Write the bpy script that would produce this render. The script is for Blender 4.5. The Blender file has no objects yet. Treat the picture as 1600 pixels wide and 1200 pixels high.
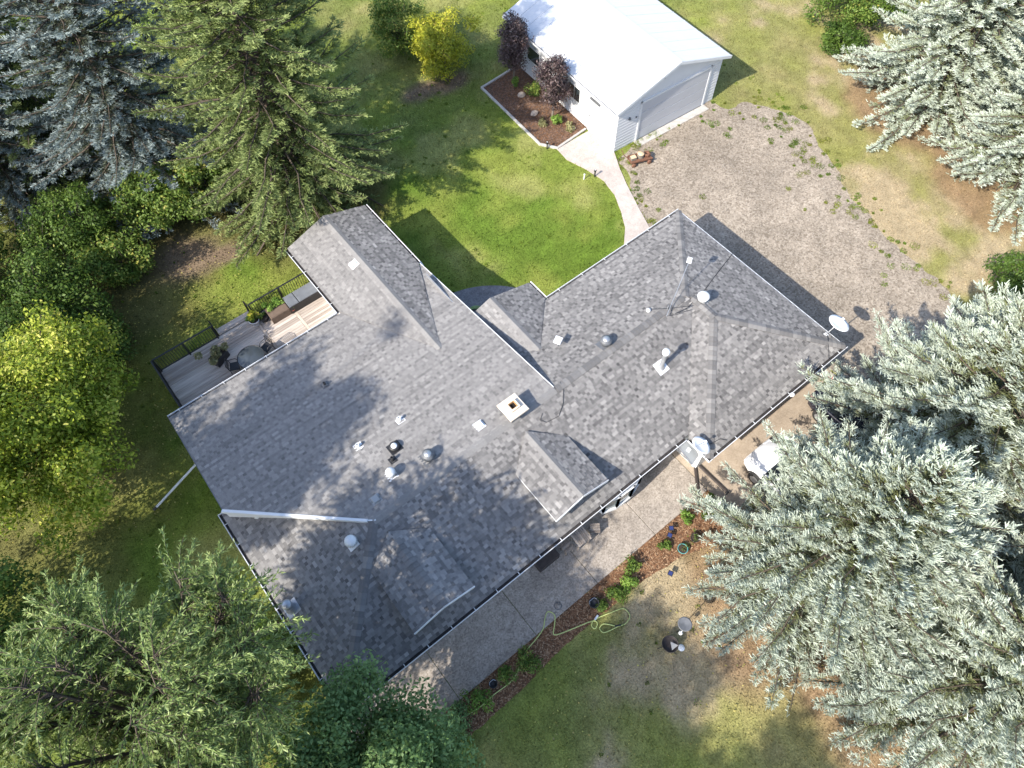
import bpy, math, random
import numpy as np
from mathutils import Vector, Matrix

# ------------------------------------------------------------------ camera, world, sun, exposure
scene = bpy.context.scene
COL = scene.collection
R = math.radians

AZ = R(37.08)          # the house axes are the world axes; the camera is turned by this
PITCH, ROLL = R(60.69), R(-1.70)
CAM_H = 28.0
def _rot(v): return Vector((v[0]*math.cos(AZ)+v[1]*math.sin(AZ), -v[0]*math.sin(AZ)+v[1]*math.cos(AZ), v[2]))
_f = Vector((0, math.cos(PITCH), -math.sin(PITCH))); _r = Vector((1, 0, 0)); _u = _r.cross(_f)
_r, _u = math.cos(ROLL)*_r + math.sin(ROLL)*_u, -math.sin(ROLL)*_r + math.cos(ROLL)*_u
_f, _r, _u = _rot(_f), _rot(_r), _rot(_u)
cd = bpy.data.cameras.new("camera"); cam = bpy.data.objects.new("camera", cd); COL.objects.link(cam)
cam.matrix_world = Matrix(((_r.x, _u.x, -_f.x, 0), (_r.y, _u.y, -_f.y, 0), (_r.z, _u.z, -_f.z, CAM_H), (0, 0, 0, 1)))
cd.sensor_fit = 'HORIZONTAL'; cd.sensor_width = 36; cd.lens = 36*1110/1600; cd.clip_start = 0.5; cd.clip_end = 2000
scene.camera = cam

SUN_EL, SUN_TRAVEL = R(39.0), R(4.5)
world = bpy.data.worlds.new("World"); scene.world = world; world.use_nodes = True
wn = world.node_tree; bg = wn.nodes["Background"]
sky = wn.nodes.new("ShaderNodeTexSky"); sky.sky_type = 'NISHITA'; sky.sun_disc = False
sky.sun_elevation = SUN_EL; sky.sun_rotation = math.atan2(-math.cos(SUN_TRAVEL), -math.sin(SUN_TRAVEL))
sky.air_density = 1.0; sky.dust_density = 2.0; sky.altitude = 700
wn.links.new(sky.outputs[0], bg.inputs[0]); bg.inputs[1].default_value = 0.15
sl = bpy.data.lights.new("sun", 'SUN'); sl.energy = 3.4; sl.angle = R(0.55); sl.color = (1.0, 0.935, 0.83)
sun = bpy.data.objects.new("sun", sl); COL.objects.link(sun)
_d = Vector((math.cos(SUN_EL)*math.cos(SUN_TRAVEL), math.cos(SUN_EL)*math.sin(SUN_TRAVEL), -math.sin(SUN_EL)))
sun.rotation_euler = _d.to_track_quat('-Z', 'Y').to_euler(); sun.location = (-30, 0, 40)
scene.view_settings.view_transform = 'Standard'; scene.view_settings.look = 'None'
scene.view_settings.exposure = 1.36; scene.view_settings.gamma = 1.0

# ------------------------------------------------------------------ helpers
rng = np.random.default_rng(7)
rnd = random.Random(11)

def tag(o, label=None, cat=None, group=None, kind=None):
    if label: o["label"] = label
    if cat: o["category"] = cat
    if group: o["group"] = group
    if kind: o["kind"] = kind
    return o

def thing(name, label, cat, loc=(0, 0, 0), rz=0.0, group=None):
    o = bpy.data.objects.new(name, None); COL.objects.link(o)
    o.empty_display_size = 0.2
    o.location = loc; o.rotation_euler = (0, 0, rz)
    return tag(o, label, cat, group)

def copy_tree(o, parent=None):
    c = o.copy(); COL.objects.link(c); c.parent = parent
    for ch in list(o.children): copy_tree(ch, c)
    return c

class MB:
    """collects polygons, then links them as one mesh object"""
    def __init__(s): s.v = []; s.f = []; s.t = []; s.sm = []
    def face(s, pts, tone=0.5, smooth=False):
        b = len(s.v); s.v.extend([tuple(p) for p in pts]); s.f.append(tuple(range(b, b+len(pts)))); s.t.append(tone); s.sm.append(smooth)
    def raw(s, V, F, tone=0.5, smooth=False):
        b = len(s.v); s.v.extend([tuple(p) for p in V])
        for f in F: s.f.append(tuple(i+b for i in f)); s.t.append(tone); s.sm.append(smooth)
    def box(s, c, d, rz=0.0, tone=0.5, bev=0.0, M=None):
        x, y, z = d[0]/2, d[1]/2, d[2]/2
        if bev > 0:
            b = min(bev, x*.9, y*.9, z*.9)
            V = []
            for (zz, k) in ((-z, b), (-z+b, 0), (z-b, 0), (z, b)):
                V += [(-x+k, -y+k, zz), (x-k, -y+k, zz), (x-k, y-k, zz), (-x+k, y-k, zz)]
            F = [(3, 2, 1, 0), (12, 13, 14, 15)]
            for l in range(3):
                for i in range(4):
                    F.append((l*4+i, l*4+(i+1) % 4, (l+1)*4+(i+1) % 4, (l+1)*4+i))
        else:
            V = [(-x, -y, -z), (x, -y, -z), (x, y, -z), (-x, y, -z), (-x, -y, z), (x, -y, z), (x, y, z), (-x, y, z)]
            F = [(3, 2, 1, 0), (4, 5, 6, 7), (0, 1, 5, 4), (1, 2, 6, 5), (2, 3, 7, 6), (3, 0, 4, 7)]
        if M is not None: V = [M @ Vector(p) for p in V]
        ca, sa = math.cos(rz), math.sin(rz)
        V = [(c[0]+p[0]*ca-p[1]*sa, c[1]+p[0]*sa+p[1]*ca, c[2]+p[2]) for p in V]
        s.raw(V, F, tone); return s
    def bar(s, a, b, w, h, tone=0.5):
        """rectangular bar from a to b"""
        a, b = Vector(a), Vector(b); d = b-a; L = d.length; d.normalize()
        up = Vector((0, 0, 1)) if abs(d.z) < .95 else Vector((0, 1, 0))
        sd = d.cross(up).normalized(); up = sd.cross(d)
        V = []
        for p in (a, b):
            for (i, j) in ((-1, -1), (1, -1), (1, 1), (-1, 1)): V.append(p+sd*(w/2*i)+up*(h/2*j))
        s.raw(V, [(0, 1, 2, 3), (7, 6, 5, 4), (0, 4, 5, 1), (1, 5, 6, 2), (2, 6, 7, 3), (3, 7, 4, 0)], tone); return s
    def tube(s, pts, r, n=6, tone=0.5, cap=True, smooth=True):
        pts = [Vector(p) for p in pts]; m = len(pts)
        rr = r if hasattr(r, '__len__') else [r]*m
        V = []; prev = None
        for i, p in enumerate(pts):
            d = (pts[min(i+1, m-1)]-pts[max(i-1, 0)]).normalized()
            if prev is None:
                a = d.orthogonal().normalized()
            else:
                a = (prev-d*prev.dot(d)); a = a.normalized() if a.length > 1e-6 else d.orthogonal().normalized()
            prev = a; b = d.cross(a)
            for k in range(n):
                t = 2*math.pi*k/n; V.append(p+(a*math.cos(t)+b*math.sin(t))*rr[i])
        F = []
        for i in range(m-1):
            for k in range(n): F.append((i*n+k, i*n+(k+1) % n, (i+1)*n+(k+1) % n, (i+1)*n+k))
        s.raw(V, F, tone, smooth)
        if cap:
            s.raw(V[:n], [tuple(reversed(range(n)))], tone); s.raw(V[-n:], [tuple(range(n))], tone)
        return s
    def lathe(s, prof, c=(0, 0, 0), n=16, tone=0.5, smooth=True, M=None, closed=False):
        V = []
        for (r, z) in prof:
            for k in range(n):
                t = 2*math.pi*k/n; p = Vector((r*math.cos(t), r*math.sin(t), z))
                if M is not None: p = M @ p
                V.append((c[0]+p[0], c[1]+p[1], c[2]+p[2]))
        F = []
        for i in range(len(prof)-1):
            for k in range(n): F.append((i*n+k, i*n+(k+1) % n, (i+1)*n+(k+1) % n, (i+1)*n+k))
        s.raw(V, F, tone, smooth)
        if not closed:
            if prof[0][0] > 1e-4: s.raw(V[:n], [tuple(reversed(range(n)))], tone)
            if prof[-1][0] > 1e-4: s.raw(V[-n:], [tuple(range(n))], tone)
        return s
    def prism(s, poly, z0, z1, tone=0.5):
        """poly: list of (x,y); z0,z1 numbers or functions of (x,y)"""
        f0 = z0 if callable(z0) else (lambda x, y: z0)
        f1 = z1 if callable(z1) else (lambda x, y: z1)
        n = len(poly)
        V = [(x, y, f0(x, y)) for x, y in poly]+[(x, y, f1(x, y)) for x, y in poly]
        F = [tuple(reversed(range(n))), tuple(range(n, 2*n))]+[(i, (i+1) % n, n+(i+1) % n, n+i) for i in range(n)]
        s.raw(V, F, tone); return s
    def build(s, name, mat, parent=None, off=(0, 0, 0)):
        me = bpy.data.meshes.new(name)
        V = s.v if off == (0, 0, 0) else [(p[0]-off[0], p[1]-off[1], p[2]-off[2]) for p in s.v]
        me.from_pydata(V, [], s.f)
        a = me.attributes.new("tone", 'FLOAT', 'FACE'); a.data.foreach_set("value", np.array(s.t, dtype=np.float32))
        me.polygons.foreach_set("use_smooth", np.array(s.sm, dtype=bool))
        me.materials.append(mat); me.update()
        o = bpy.data.objects.new(name, me); COL.objects.link(o); o.parent = parent
        return o

def np_mesh(name, V, F, mat, parent=None, tone=None, col=None, smooth=False):
    me = bpy.data.meshes.new(name)
    n, k = F.shape
    me.vertices.add(len(V)); me.vertices.foreach_set("co", np.ascontiguousarray(V, dtype=np.float32).ravel())
    me.loops.add(n*k); me.loops.foreach_set("vertex_index", np.ascontiguousarray(F, dtype=np.int32).ravel())
    me.polygons.add(n); me.polygons.foreach_set("loop_start", np.arange(0, n*k, k, dtype=np.int32))
    me.polygons.foreach_set("loop_total", np.full(n, k, dtype=np.int32))
    if smooth: me.polygons.foreach_set("use_smooth", np.ones(n, dtype=bool))
    if tone is not None:
        a = me.attributes.new("tone", 'FLOAT', 'FACE'); a.data.foreach_set("value", np.asarray(tone, dtype=np.float32))
    if col is not None:
        dom = 'POINT' if len(col) == len(V) else 'FACE'
        a = me.attributes.new("col", 'FLOAT_COLOR', dom)
        c4 = np.ones((len(col), 4), dtype=np.float32); c4[:, :3] = col; a.data.foreach_set("color", c4.ravel())
    me.materials.append(mat); me.update(calc_edges=True)
    o = bpy.data.objects.new(name, me); COL.objects.link(o); o.parent = parent
    return o

# ---- value noise in numpy
_perm = rng.random((256, 256))
def vnoise(x, y, s):
    x = np.asarray(x)/s+1000; y = np.asarray(y)/s+1000
    xi, yi = np.floor(x).astype(int), np.floor(y).astype(int); fx, fy = x-xi, y-yi
    fx, fy = fx*fx*(3-2*fx), fy*fy*(3-2*fy)
    g = lambda a, b: _perm[a & 255, b & 255]
    return (g(xi, yi)*(1-fx)+g(xi+1, yi)*fx)*(1-fy)+(g(xi, yi+1)*(1-fx)+g(xi+1, yi+1)*fx)*fy
def fbm(x, y, s, o=4):
    t = 0; a = 1; w = 0
    for i in range(o): t = t+a*vnoise(x+i*37.1, y-i*17.7, s/(2**i)); w += a; a *= .55
    return t/w
def inpoly(x, y, poly):
    x = np.asarray(x); y = np.asarray(y); r = np.zeros(x.shape, bool); n = len(poly)
    for i in range(n):
        x0, y0 = poly[i]; x1, y1 = poly[(i+1) % n]
        c = ((y0 > y) != (y1 > y)) & (x < (x1-x0)*(y-y0)/((y1-y0) if y1 != y0 else 1e-9)+x0)
        r ^= c
    return r
def sstep(a, b, x): t = np.clip((x-a)/(b-a), 0, 1); return t*t*(3-2*t)

# ------------------------------------------------------------------ materials
def new_mat(name):
    m = bpy.data.materials.new(name); m.use_nodes = True
    nt = m.node_tree; return m, nt, nt.nodes["Principled BSDF"]
def N(nt, t, **kw):
    n = nt.nodes.new(t)
    for k, v in kw.items(): setattr(n, k, v)
    return n
def ramp(nt, stops):
    n = nt.nodes.new("ShaderNodeValToRGB"); e = n.color_ramp.elements
    while len(e) > 1: e.remove(e[-1])
    e[0].position = stops[0][0]; e[0].color = (*stops[0][1], 1)
    for p, c in stops[1:]:
        x = e.new(p); x.color = (*c, 1)
    return n
def mul(c, k): return tuple(min(1, x*k) for x in c)

def M_plain(name, c, rough=.6, var=.15, scale=3.0, bump=.0, bscale=30, metal=0, spec=.5, detail=5):
    """one colour with blotchy wear noise"""
    m, nt, b = new_mat(name)
    tc = N(nt, "ShaderNodeTexCoord"); no = N(nt, "ShaderNodeTexNoise"); no.inputs["Scale"].default_value = scale
    no.inputs["Detail"].default_value = detail
    nt.links.new(tc.outputs["Object"], no.inputs["Vector"])
    r = ramp(nt, [(.25, mul(c, 1-var)), (.75, mul(c, 1+var))]); nt.links.new(no.outputs["Fac"], r.inputs[0])
    nt.links.new(r.outputs[0], b.inputs["Base Color"])
    b.inputs["Roughness"].default_value = rough; b.inputs["Metallic"].default_value = metal
    b.inputs["Specular IOR Level"].default_value = spec
    if bump:
        n2 = N(nt, "ShaderNodeTexNoise"); n2.inputs["Scale"].default_value = bscale; n2.inputs["Detail"].default_value = 3
        nt.links.new(tc.outputs["Object"], n2.inputs["Vector"])
        bp = N(nt, "ShaderNodeBump"); bp.inputs["Strength"].default_value = bump; bp.inputs["Distance"].default_value = .02
        nt.links.new(n2.outputs["Fac"], bp.inputs["Height"]); nt.links.new(bp.outputs[0], b.inputs["Normal"])
    return m

def M_tone(name, stops, rough=.8, spec=.3, nscale=0, namp=.25, transl=0, sheen=0):
    """colour from the per-face 'tone' attribute plus a little noise"""
    m, nt, b = new_mat(name)
    at = N(nt, "ShaderNodeAttribute"); at.attribute_name = "tone"
    r = ramp(nt, stops); src = at.outputs["Fac"]
    if nscale:
        tc = N(nt, "ShaderNodeTexCoord"); no = N(nt, "ShaderNodeTexNoise"); no.inputs["Scale"].default_value = nscale; no.inputs["Detail"].default_value = 4
        nt.links.new(tc.outputs["Object"], no.inputs["Vector"])
        ma = N(nt, "ShaderNodeMath", operation='MULTIPLY_ADD'); nt.links.new(no.outputs["Fac"], ma.inputs[0]); ma.inputs[1].default_value = namp*2; ma.inputs[2].default_value = -namp
        ad = N(nt, "ShaderNodeMath", operation='ADD'); nt.links.new(src, ad.inputs[0]); nt.links.new(ma.outputs[0], ad.inputs[1]); src = ad.outputs[0]
    nt.links.new(src, r.inputs[0]); nt.links.new(r.outputs[0], b.inputs["Base Color"])
    b.inputs["Roughness"].default_value = rough; b.inputs["Specular IOR Level"].default_value = spec
    if transl:
        tb = N(nt, "ShaderNodeBsdfTranslucent"); mx = N(nt, "ShaderNodeMixShader"); mx.inputs[0].default_value = transl
        nt.links.new(r.outputs[0], tb.inputs[0]); out = nt.nodes["Material Output"]
        nt.links.new(b.outputs[0], mx.inputs[1]); nt.links.new(tb.outputs[0], mx.inputs[2]); nt.links.new(mx.outputs[0], out.inputs[0])
    return m

def M_ground(name, fine=22.0, amp=.45, bump=.5, transl=0):
    m, nt, b = new_mat(name)
    at = N(nt, "ShaderNodeAttribute"); at.attribute_name = "col"
    tc = N(nt, "ShaderNodeTexCoord")
    prev = at.outputs["Color"]
    if amp:
        for sc, am in ((fine, amp), (fine/6, amp*.5)):
            no = N(nt, "ShaderNodeTexNoise"); no.inputs["Scale"].default_value = sc; no.inputs["Detail"].default_value = 6; no.inputs["Roughness"].default_value = .7
            nt.links.new(tc.outputs["Object"], no.inputs["Vector"])
            mr = N(nt, "ShaderNodeMapRange"); mr.inputs[1].default_value = .3; mr.inputs[2].default_value = .7
            mr.inputs[3].default_value = 1-am; mr.inputs[4].default_value = 1+am; nt.links.new(no.outputs["Fac"], mr.inputs[0])
            mx = N(nt, "ShaderNodeVectorMath", operation='SCALE'); nt.links.new(prev, mx.inputs[0]); nt.links.new(mr.outputs[0], mx.inputs["Scale"])
            prev = mx.outputs[0]
    nt.links.new(prev, b.inputs["Base Color"]); b.inputs["Roughness"].default_value = .95; b.inputs["Specular IOR Level"].default_value = .1
    if bump:
        n2 = N(nt, "ShaderNodeTexNoise"); n2.inputs["Scale"].default_value = fine*1.3; n2.inputs["Detail"].default_value = 6
        nt.links.new(tc.outputs["Object"], n2.inputs["Vector"])
        bp = N(nt, "ShaderNodeBump"); bp.inputs["Strength"].default_value = bump; bp.inputs["Distance"].default_value = .06
        nt.links.new(n2.outputs["Fac"], bp.inputs["Height"]); nt.links.new(bp.outputs[0], b.inputs["Normal"])
    if transl:
        tb = N(nt, "ShaderNodeBsdfTranslucent"); mx = N(nt, "ShaderNodeMixShader"); mx.inputs[0].default_value = transl
        nt.links.new(prev, tb.inputs[0]); out = nt.nodes["Material Output"]
        nt.links.new(b.outputs[0], mx.inputs[1]); nt.links.new(tb.outputs[0], mx.inputs[2]); nt.links.new(mx.outputs[0], out.inputs[0])
    return m

def M_speckle(name, stops, scale, big=(.8, 1.2), bscale=.6, rough=.9, bump=.4):
    """aggregate / gravel: cell colours times large stains"""
    m, nt, b = new_mat(name)
    tc = N(nt, "ShaderNodeTexCoord")
    vo = N(nt, "ShaderNodeTexVoronoi"); vo.inputs["Scale"].default_value = scale; nt.links.new(tc.outputs["Object"], vo.inputs["Vector"])
    sp = N(nt, "ShaderNodeSeparateColor"); nt.links.new(vo.outputs["Color"], sp.inputs[0])
    n0 = N(nt, "ShaderNodeTexNoise"); n0.inputs["Scale"].default_value = scale*.35; n0.inputs["Detail"].default_value = 6; n0.inputs["Roughness"].default_value = .75
    nt.links.new(tc.outputs["Object"], n0.inputs["Vector"])
    mxv = N(nt, "ShaderNodeMix"); mxv.inputs[0].default_value = .5; nt.links.new(sp.outputs[0], mxv.inputs[2]); nt.links.new(n0.outputs["Fac"], mxv.inputs[3])
    r = ramp(nt, stops); nt.links.new(mxv.outputs[0], r.inputs[0])
    prev = r.outputs[0]
    for sc in (bscale, bscale*5):
        no = N(nt, "ShaderNodeTexNoise"); no.inputs["Scale"].default_value = sc; no.inputs["Detail"].default_value = 6
        nt.links.new(tc.outputs["Object"], no.inputs["Vector"])
        mr = N(nt, "ShaderNodeMapRange"); mr.inputs[1].default_value = .3; mr.inputs[2].default_value = .7; mr.inputs[3].default_value = big[0]; mr.inputs[4].default_value = big[1]
        nt.links.new(no.outputs["Fac"], mr.inputs[0])
        mx = N(nt, "ShaderNodeVectorMath", operation='SCALE'); nt.links.new(prev, mx.inputs[0]); nt.links.new(mr.outputs[0], mx.inputs["Scale"]); prev = mx.outputs[0]
    nt.links.new(prev, b.inputs["Base Color"]); b.inputs["Roughness"].default_value = rough; b.inputs["Specular IOR Level"].default_value = .2
    bp = N(nt, "ShaderNodeBump"); bp.inputs["Strength"].default_value = bump; bp.inputs["Distance"].default_value = .02
    nt.links.new(mxv.outputs[0], bp.inputs["Height"]); nt.links.new(bp.outputs[0], b.inputs["Normal"])
    return m

def M_wood(name, c0, c1, axis=0, rough=.75):
    m, nt, b = new_mat(name)
    tc = N(nt, "ShaderNodeTexCoord"); mp = N(nt, "ShaderNodeMapping")
    s = [14, 14, 14]; s[axis] = .7; mp.inputs["Scale"].default_value = s
    oi = N(nt, "ShaderNodeObjectInfo")
    ml = N(nt, "ShaderNodeMath", operation='MULTIPLY'); nt.links.new(oi.outputs["Random"], ml.inputs[0]); ml.inputs[1].default_value = 60
    va = N(nt, "ShaderNodeVectorMath", operation='ADD'); nt.links.new(tc.outputs["Object"], va.inputs[0]); nt.links.new(ml.outputs[0], va.inputs[1])
    nt.links.new(va.outputs[0], mp.inputs["Vector"])
    no = N(nt, "ShaderNodeTexNoise"); no.inputs["Scale"].default_value = 1; no.inputs["Detail"].default_value = 5; nt.links.new(mp.outputs[0], no.inputs["Vector"])
    mx = N(nt, "ShaderNodeMath", operation='MULTIPLY_ADD'); nt.links.new(oi.outputs["Random"], mx.inputs[0]); mx.inputs[1].default_value = .5; mx.inputs[2].default_value = -.25
    ad = N(nt, "ShaderNodeMath", operation='ADD'); nt.links.new(no.outputs["Fac"], ad.inputs[0]); nt.links.new(mx.outputs[0], ad.inputs[1])
    r = ramp(nt, [(.2, c0), (.8, c1)]); nt.links.new(ad.outputs[0], r.inputs[0]); nt.links.new(r.outputs[0], b.inputs["Base Color"])
    b.inputs["Roughness"].default_value = rough; b.inputs["Specular IOR Level"].default_value = .25
    return m

def M_glass(name, c=(.03, .04, .045)):
    m, nt, b = new_mat(name)
    b.inputs["Base Color"].default_value = (*c, 1); b.inputs["Roughness"].default_value = .05; b.inputs["Specular IOR Level"].default_value = .8
    return m

SH = [(.0, (.072, .069, .069)), (.35, (.148, .142, .138)), (.6, (.23, .22, .211)), (1.0, (.37, .354, .336))]
m_shingle = M_tone("asphalt_shingles", SH, rough=.9, spec=.25, nscale=9, namp=.16)
m_ridge = M_tone("ridge_shingle", [(0, (.12, .116, .115)), (.5, (.2, .193, .187)), (1, (.29, .28, .268))], rough=.9, spec=.2, nscale=14, namp=.2)
m_white = M_plain("white_trim", (.64, .65, .66), .45, .06, 2)
m_siding = M_plain("white_siding", (.62, .63, .645), .5, .05, 1.2)
m_shedroof = M_plain("white_metal_roof", (.6, .61, .625), .35, .04, .6)
m_gdoor = M_plain("garage_door_paint", (.47, .475, .5), .5, .05, .8)
m_gutter_in = M_plain("gutter_debris", (.03, .027, .027), .95, .5, 9)
m_dark = M_plain("black_metal", (.018, .018, .021), .45, .3, 5)
m_black = M_plain("black_plastic", (.02, .02, .022), .5, .3, 5)
m_grey = M_plain("galvanised_metal", (.42, .43, .45), .4, .15, 6, metal=.6)
m_darkgrey = M_plain("dark_grey_metal", (.11, .115, .125), .5, .2, 6)
m_cream = M_plain("chimney_cap_concrete", (.68, .58, .47), .85, .12, 6, bump=.3)
m_clay = M_plain("clay_flue", (.45, .27, .12), .85, .2, 8)
m_soot = M_plain("soot", (.012, .008, .006), .95, .3, 8)
m_dish = M_plain("dish_paint", (.72, .74, .77), .35, .05, 3)
m_wire = M_plain("cable", (.03, .03, .034), .6, .2, 4)
m_glass = M_glass("window_glass"); m_palelglass = M_glass("pale_glass", (.10, .14, .15))
m_rubber = M_plain("rubber", (.025, .025, .026), .85, .2, 6)
m_agg = M_speckle("exposed_aggregate", [(.1, (.17, .145, .122)), (.45, (.3, .262, .225)), (.7, (.37, .327, .285)), (1, (.46, .41, .36))], 19, (.87, 1.12), .5)
m_conc = M_speckle("broom_concrete", [(.1, (.29, .235, .175)), (.5, (.36, .295, .23)), (1, (.42, .35, .28))], 26, (.88, 1.1), .4, bump=.15)
m_path = M_speckle("pink_concrete", [(.1, (.36, .31, .275)), (.5, (.44, .385, .345)), (1, (.52, .46, .415))], 22, (.88, 1.1), .5, bump=.15)
m_patio = M_speckle("grey_concrete", [(.1, (.12, .115, .12)), (.5, (.2, .19, .195)), (1, (.28, .27, .27))], 20, (.85, 1.15), .6, bump=.2)
m_gravel = M_speckle("gravel", [(.1, (.11, .087, .065)), (.4, (.24, .2, .155)), (.65, (.315, .267, .212)), (1, (.46, .4, .328))], 13, (.84, 1.15), .2, bump=.7)
m_mulch = M_speckle("mulch", [(.1, (.05, .028, .018)), (.45, (.15, .075, .04)), (.75, (.24, .13, .07)), (1, (.36, .24, .14))], 14, (.75, 1.2), .8, bump=.8)
m_bed = M_speckle("dark_mulch", [(.1, (.045, .03, .024)), (.45, (.12, .075, .055)), (.75, (.19, .125, .092)), (1, (.28, .2, .15))], 14, (.75, 1.2), .8, bump=.8)
m_chip = M_tone("bark_chip", [(0, (.07, .04, .025)), (.5, (.2, .1, .05)), (1, (.38, .26, .16))], rough=.9)
m_plank = M_wood("deck_board", (.27, .225, .19), (.56, .49, .43), 0)
m_plank_y = M_wood("deck_divider_board", (.34, .28, .23), (.55, .47, .4), 1)
m_oldwood = M_wood("weathered_wood", (.16, .13, .11), (.36, .31, .27), 0)
m_oldwood_y = M_wood("weathered_wood_slats", (.17, .14, .12), (.4, .35, .31), 1)
m_darkwood = M_plain("dark_stained_wood", (.045, .035, .032), .7, .3, 7)
m_timber = M_plain("edging_concrete", (.42, .4, .37), .9, .2, 4)
m_bark = M_plain("bark", (.11, .08, .06), .95, .4, 9, bump=.8, bscale=25)
m_twig = M_plain("twig_bark", (.085, .066, .05), .95, .3, 5)
m_greybark = M_plain("grey_bark", (.19, .16, .13), .95, .3, 9, bump=.7, bscale=25)
m_rust = M_plain("rusty_metal", (.16, .075, .045), .8, .35, 9)
m_cut = M_plain("cut_wood", (.62, .45, .28), .8, .15, 10)
m_hose = M_plain("hose_vinyl", (.5, .56, .2), .45, .08, 3)
m_hoseg = M_plain("green_hose_vinyl", (.3, .42, .16), .45, .12, 3)
m_terra = M_plain("red_plastic_pot", (.36, .07, .05), .6, .15, 5)
m_soil = M_plain("potting_soil", (.04, .028, .02), .95, .3, 20, bump=.5)
m_brownbox = M_plain("brown_planter", (.13, .09, .065), .75, .2, 5)
m_teal = M_plain("teal_glaze", (.08, .3, .3), .3, .2, 4)
m_blue = M_plain("solar_cell", (.03, .04, .13), .25, .3, 10)
m_stone = M_plain("boulder", (.36, .3, .25), .9, .25, 4, bump=.6, bscale=12)
m_carwhite = M_plain("white_car_paint", (.78, .78, .79), .22, .02, 1, spec=.6)
m_cardark = M_plain("dark_blue_car_paint", (.012, .014, .03), .2, .1, 1, spec=.6)
m_red = M_plain("tail_lamp", (.45, .015, .015), .25, .1, 4)
m_lens = M_plain("head_lamp", (.6, .62, .66), .15, .05, 4, spec=.8)
m_poly = M_plain("grey_polycarbonate", (.27, .285, .295), .3, .1, 3)
m_cushion = M_plain("charcoal_lid", (.13, .14, .155), .6, .15, 5)
m_flower = M_plain("pale_yellow_petal", (.6, .6, .22), .7, .2, 9)

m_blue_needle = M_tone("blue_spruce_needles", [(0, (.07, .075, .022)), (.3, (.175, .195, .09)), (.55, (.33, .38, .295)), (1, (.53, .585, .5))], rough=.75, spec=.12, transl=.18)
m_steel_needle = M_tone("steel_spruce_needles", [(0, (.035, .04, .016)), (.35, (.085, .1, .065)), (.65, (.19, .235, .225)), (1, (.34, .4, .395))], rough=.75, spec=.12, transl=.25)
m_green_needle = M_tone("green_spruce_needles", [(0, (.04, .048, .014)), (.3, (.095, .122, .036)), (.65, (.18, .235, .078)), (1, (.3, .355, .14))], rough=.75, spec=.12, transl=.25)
m_maple = M_tone("yellow_green_leaf", [(0, (.08, .13, .012)), (.4, (.2, .27, .022)), (.75, (.36, .41, .045)), (1, (.56, .54, .12))], rough=.55, spec=.3, transl=.3)
m_leaf = M_tone("green_leaf", [(0, (.04, .08, .012)), (.5, (.1, .17, .028)), (.85, (.2, .28, .055)), (1, (.38, .36, .08))], rough=.55, spec=.3, transl=.38)
m_willow = M_tone("willow_leaf", [(0, (.085, .125, .035)), (.5, (.2, .28, .085)), (1, (.4, .48, .18))], rough=.5, spec=.4, transl=.35)
m_bluegreen = M_tone("blue_green_leaf", [(0, (.055, .1, .03)), (.5, (.14, .24, .078)), (1, (.28, .4, .16))], rough=.55, spec=.3, transl=.35)
m_yellow = M_tone("golden_leaf", [(0, (.16, .2, .015)), (.5, (.38, .39, .03)), (.85, (.55, .52, .06)), (1, (.6, .42, .08))], rough=.55, spec=.3, transl=.3)
m_purple = M_tone("purple_leaf", [(0, (.025, .015, .018)), (.5, (.065, .04, .04)), (1, (.19, .14, .13))], rough=.5, spec=.4, transl=.1)
m_fresh = M_tone("fresh_green_leaf", [(0, (.05, .1, .012)), (.5, (.12, .22, .03)), (1, (.25, .36, .07))], rough=.55, spec=.3, transl=.25)
m_straw = M_tone("ornamental_leaf", [(0, (.1, .09, .04)), (.5, (.22, .22, .09)), (1, (.45, .4, .22))], rough=.6, spec=.3, transl=.2)
m_ground = M_ground("lawn_and_soil", 13, .4, .7)
m_blade = M_ground("grass_blade", 6, 0, 0, .25)

# ------------------------------------------------------------------ ground
GRAVEL = [(22.29, 18.4), (22.75, 19.9), (24.29, 20.3), (29.9, 20.1), (30.4, 18.9), (31.56, 18.6), (32.36, 17.6), (32.86, 16.16), (32.74, 14.9), (31.84, 13.04), (30.8, 10.96),
          (30.2, 9.67), (29.86, 8.12), (29.57, 6.72), (29.28, 5.37), (29.2, 4.1), (28.6, 1.6), (28.2, -2), (28, -8), (21.2, -8), (21.16, 4.0), (20.2, 5), (20.2, 13.4), (20.31, 14.2), (20.6, 15.2), (21.25, 16.76), (21.84, 18.22)]
MULCH = [(-4.2, 3.47), (12.63, 3.47), (12.9, 2.6), (12.7, 1.7), (11.65, 1.6), (10.6, 1.9), (9.71, 2.2), (8.6, 2.35), (7.83, 2.47), (6.55, 2.5), (4.78, 2.55), (3.2, 2.5), (1.7, 2.35), (0, 2.3), (-2, 2.4), (-4.2, 2.6)]
BED = [(20.55, 29.3), (20.2, 23.5), (20.75, 22.6), (23.3, 22.75), (23.9, 29.6)]
PATH = [(20.7, 22.6), (20.6, 21.65), (20.93, 20.44), (21.09, 19.2), (20.84, 18.09), (20.34, 17.05), (19.75, 16.1), (18.85, 15.21), (17.6, 14.2), (17.6, 13.3), (20.1, 13.3), (20.3, 14.2), (20.75, 15.47), (21.25, 16.76), (21.84, 18.22), (22.36, 19.33), (22.98, 20.44), (23.3, 22.6)]
_pa = [(9.4+4.42*math.cos(t), 14+4.42*math.sin(t)) for t in np.linspace(R(-6), R(96), 22)]
PATIO = [(9.0, 13.3)]+[(13.2, 13.3)]+_pa
FOOT = [(-3, 5.5), (12.6, 5.5), (12.6, 4.3), (20.3, 4.3), (20.3, 13.5), (12.2, 13.5), (12.2, 14.6), (9, 14.6), (9, 23), (5, 23), (5, 18.6), (-3, 18.6)]
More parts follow.
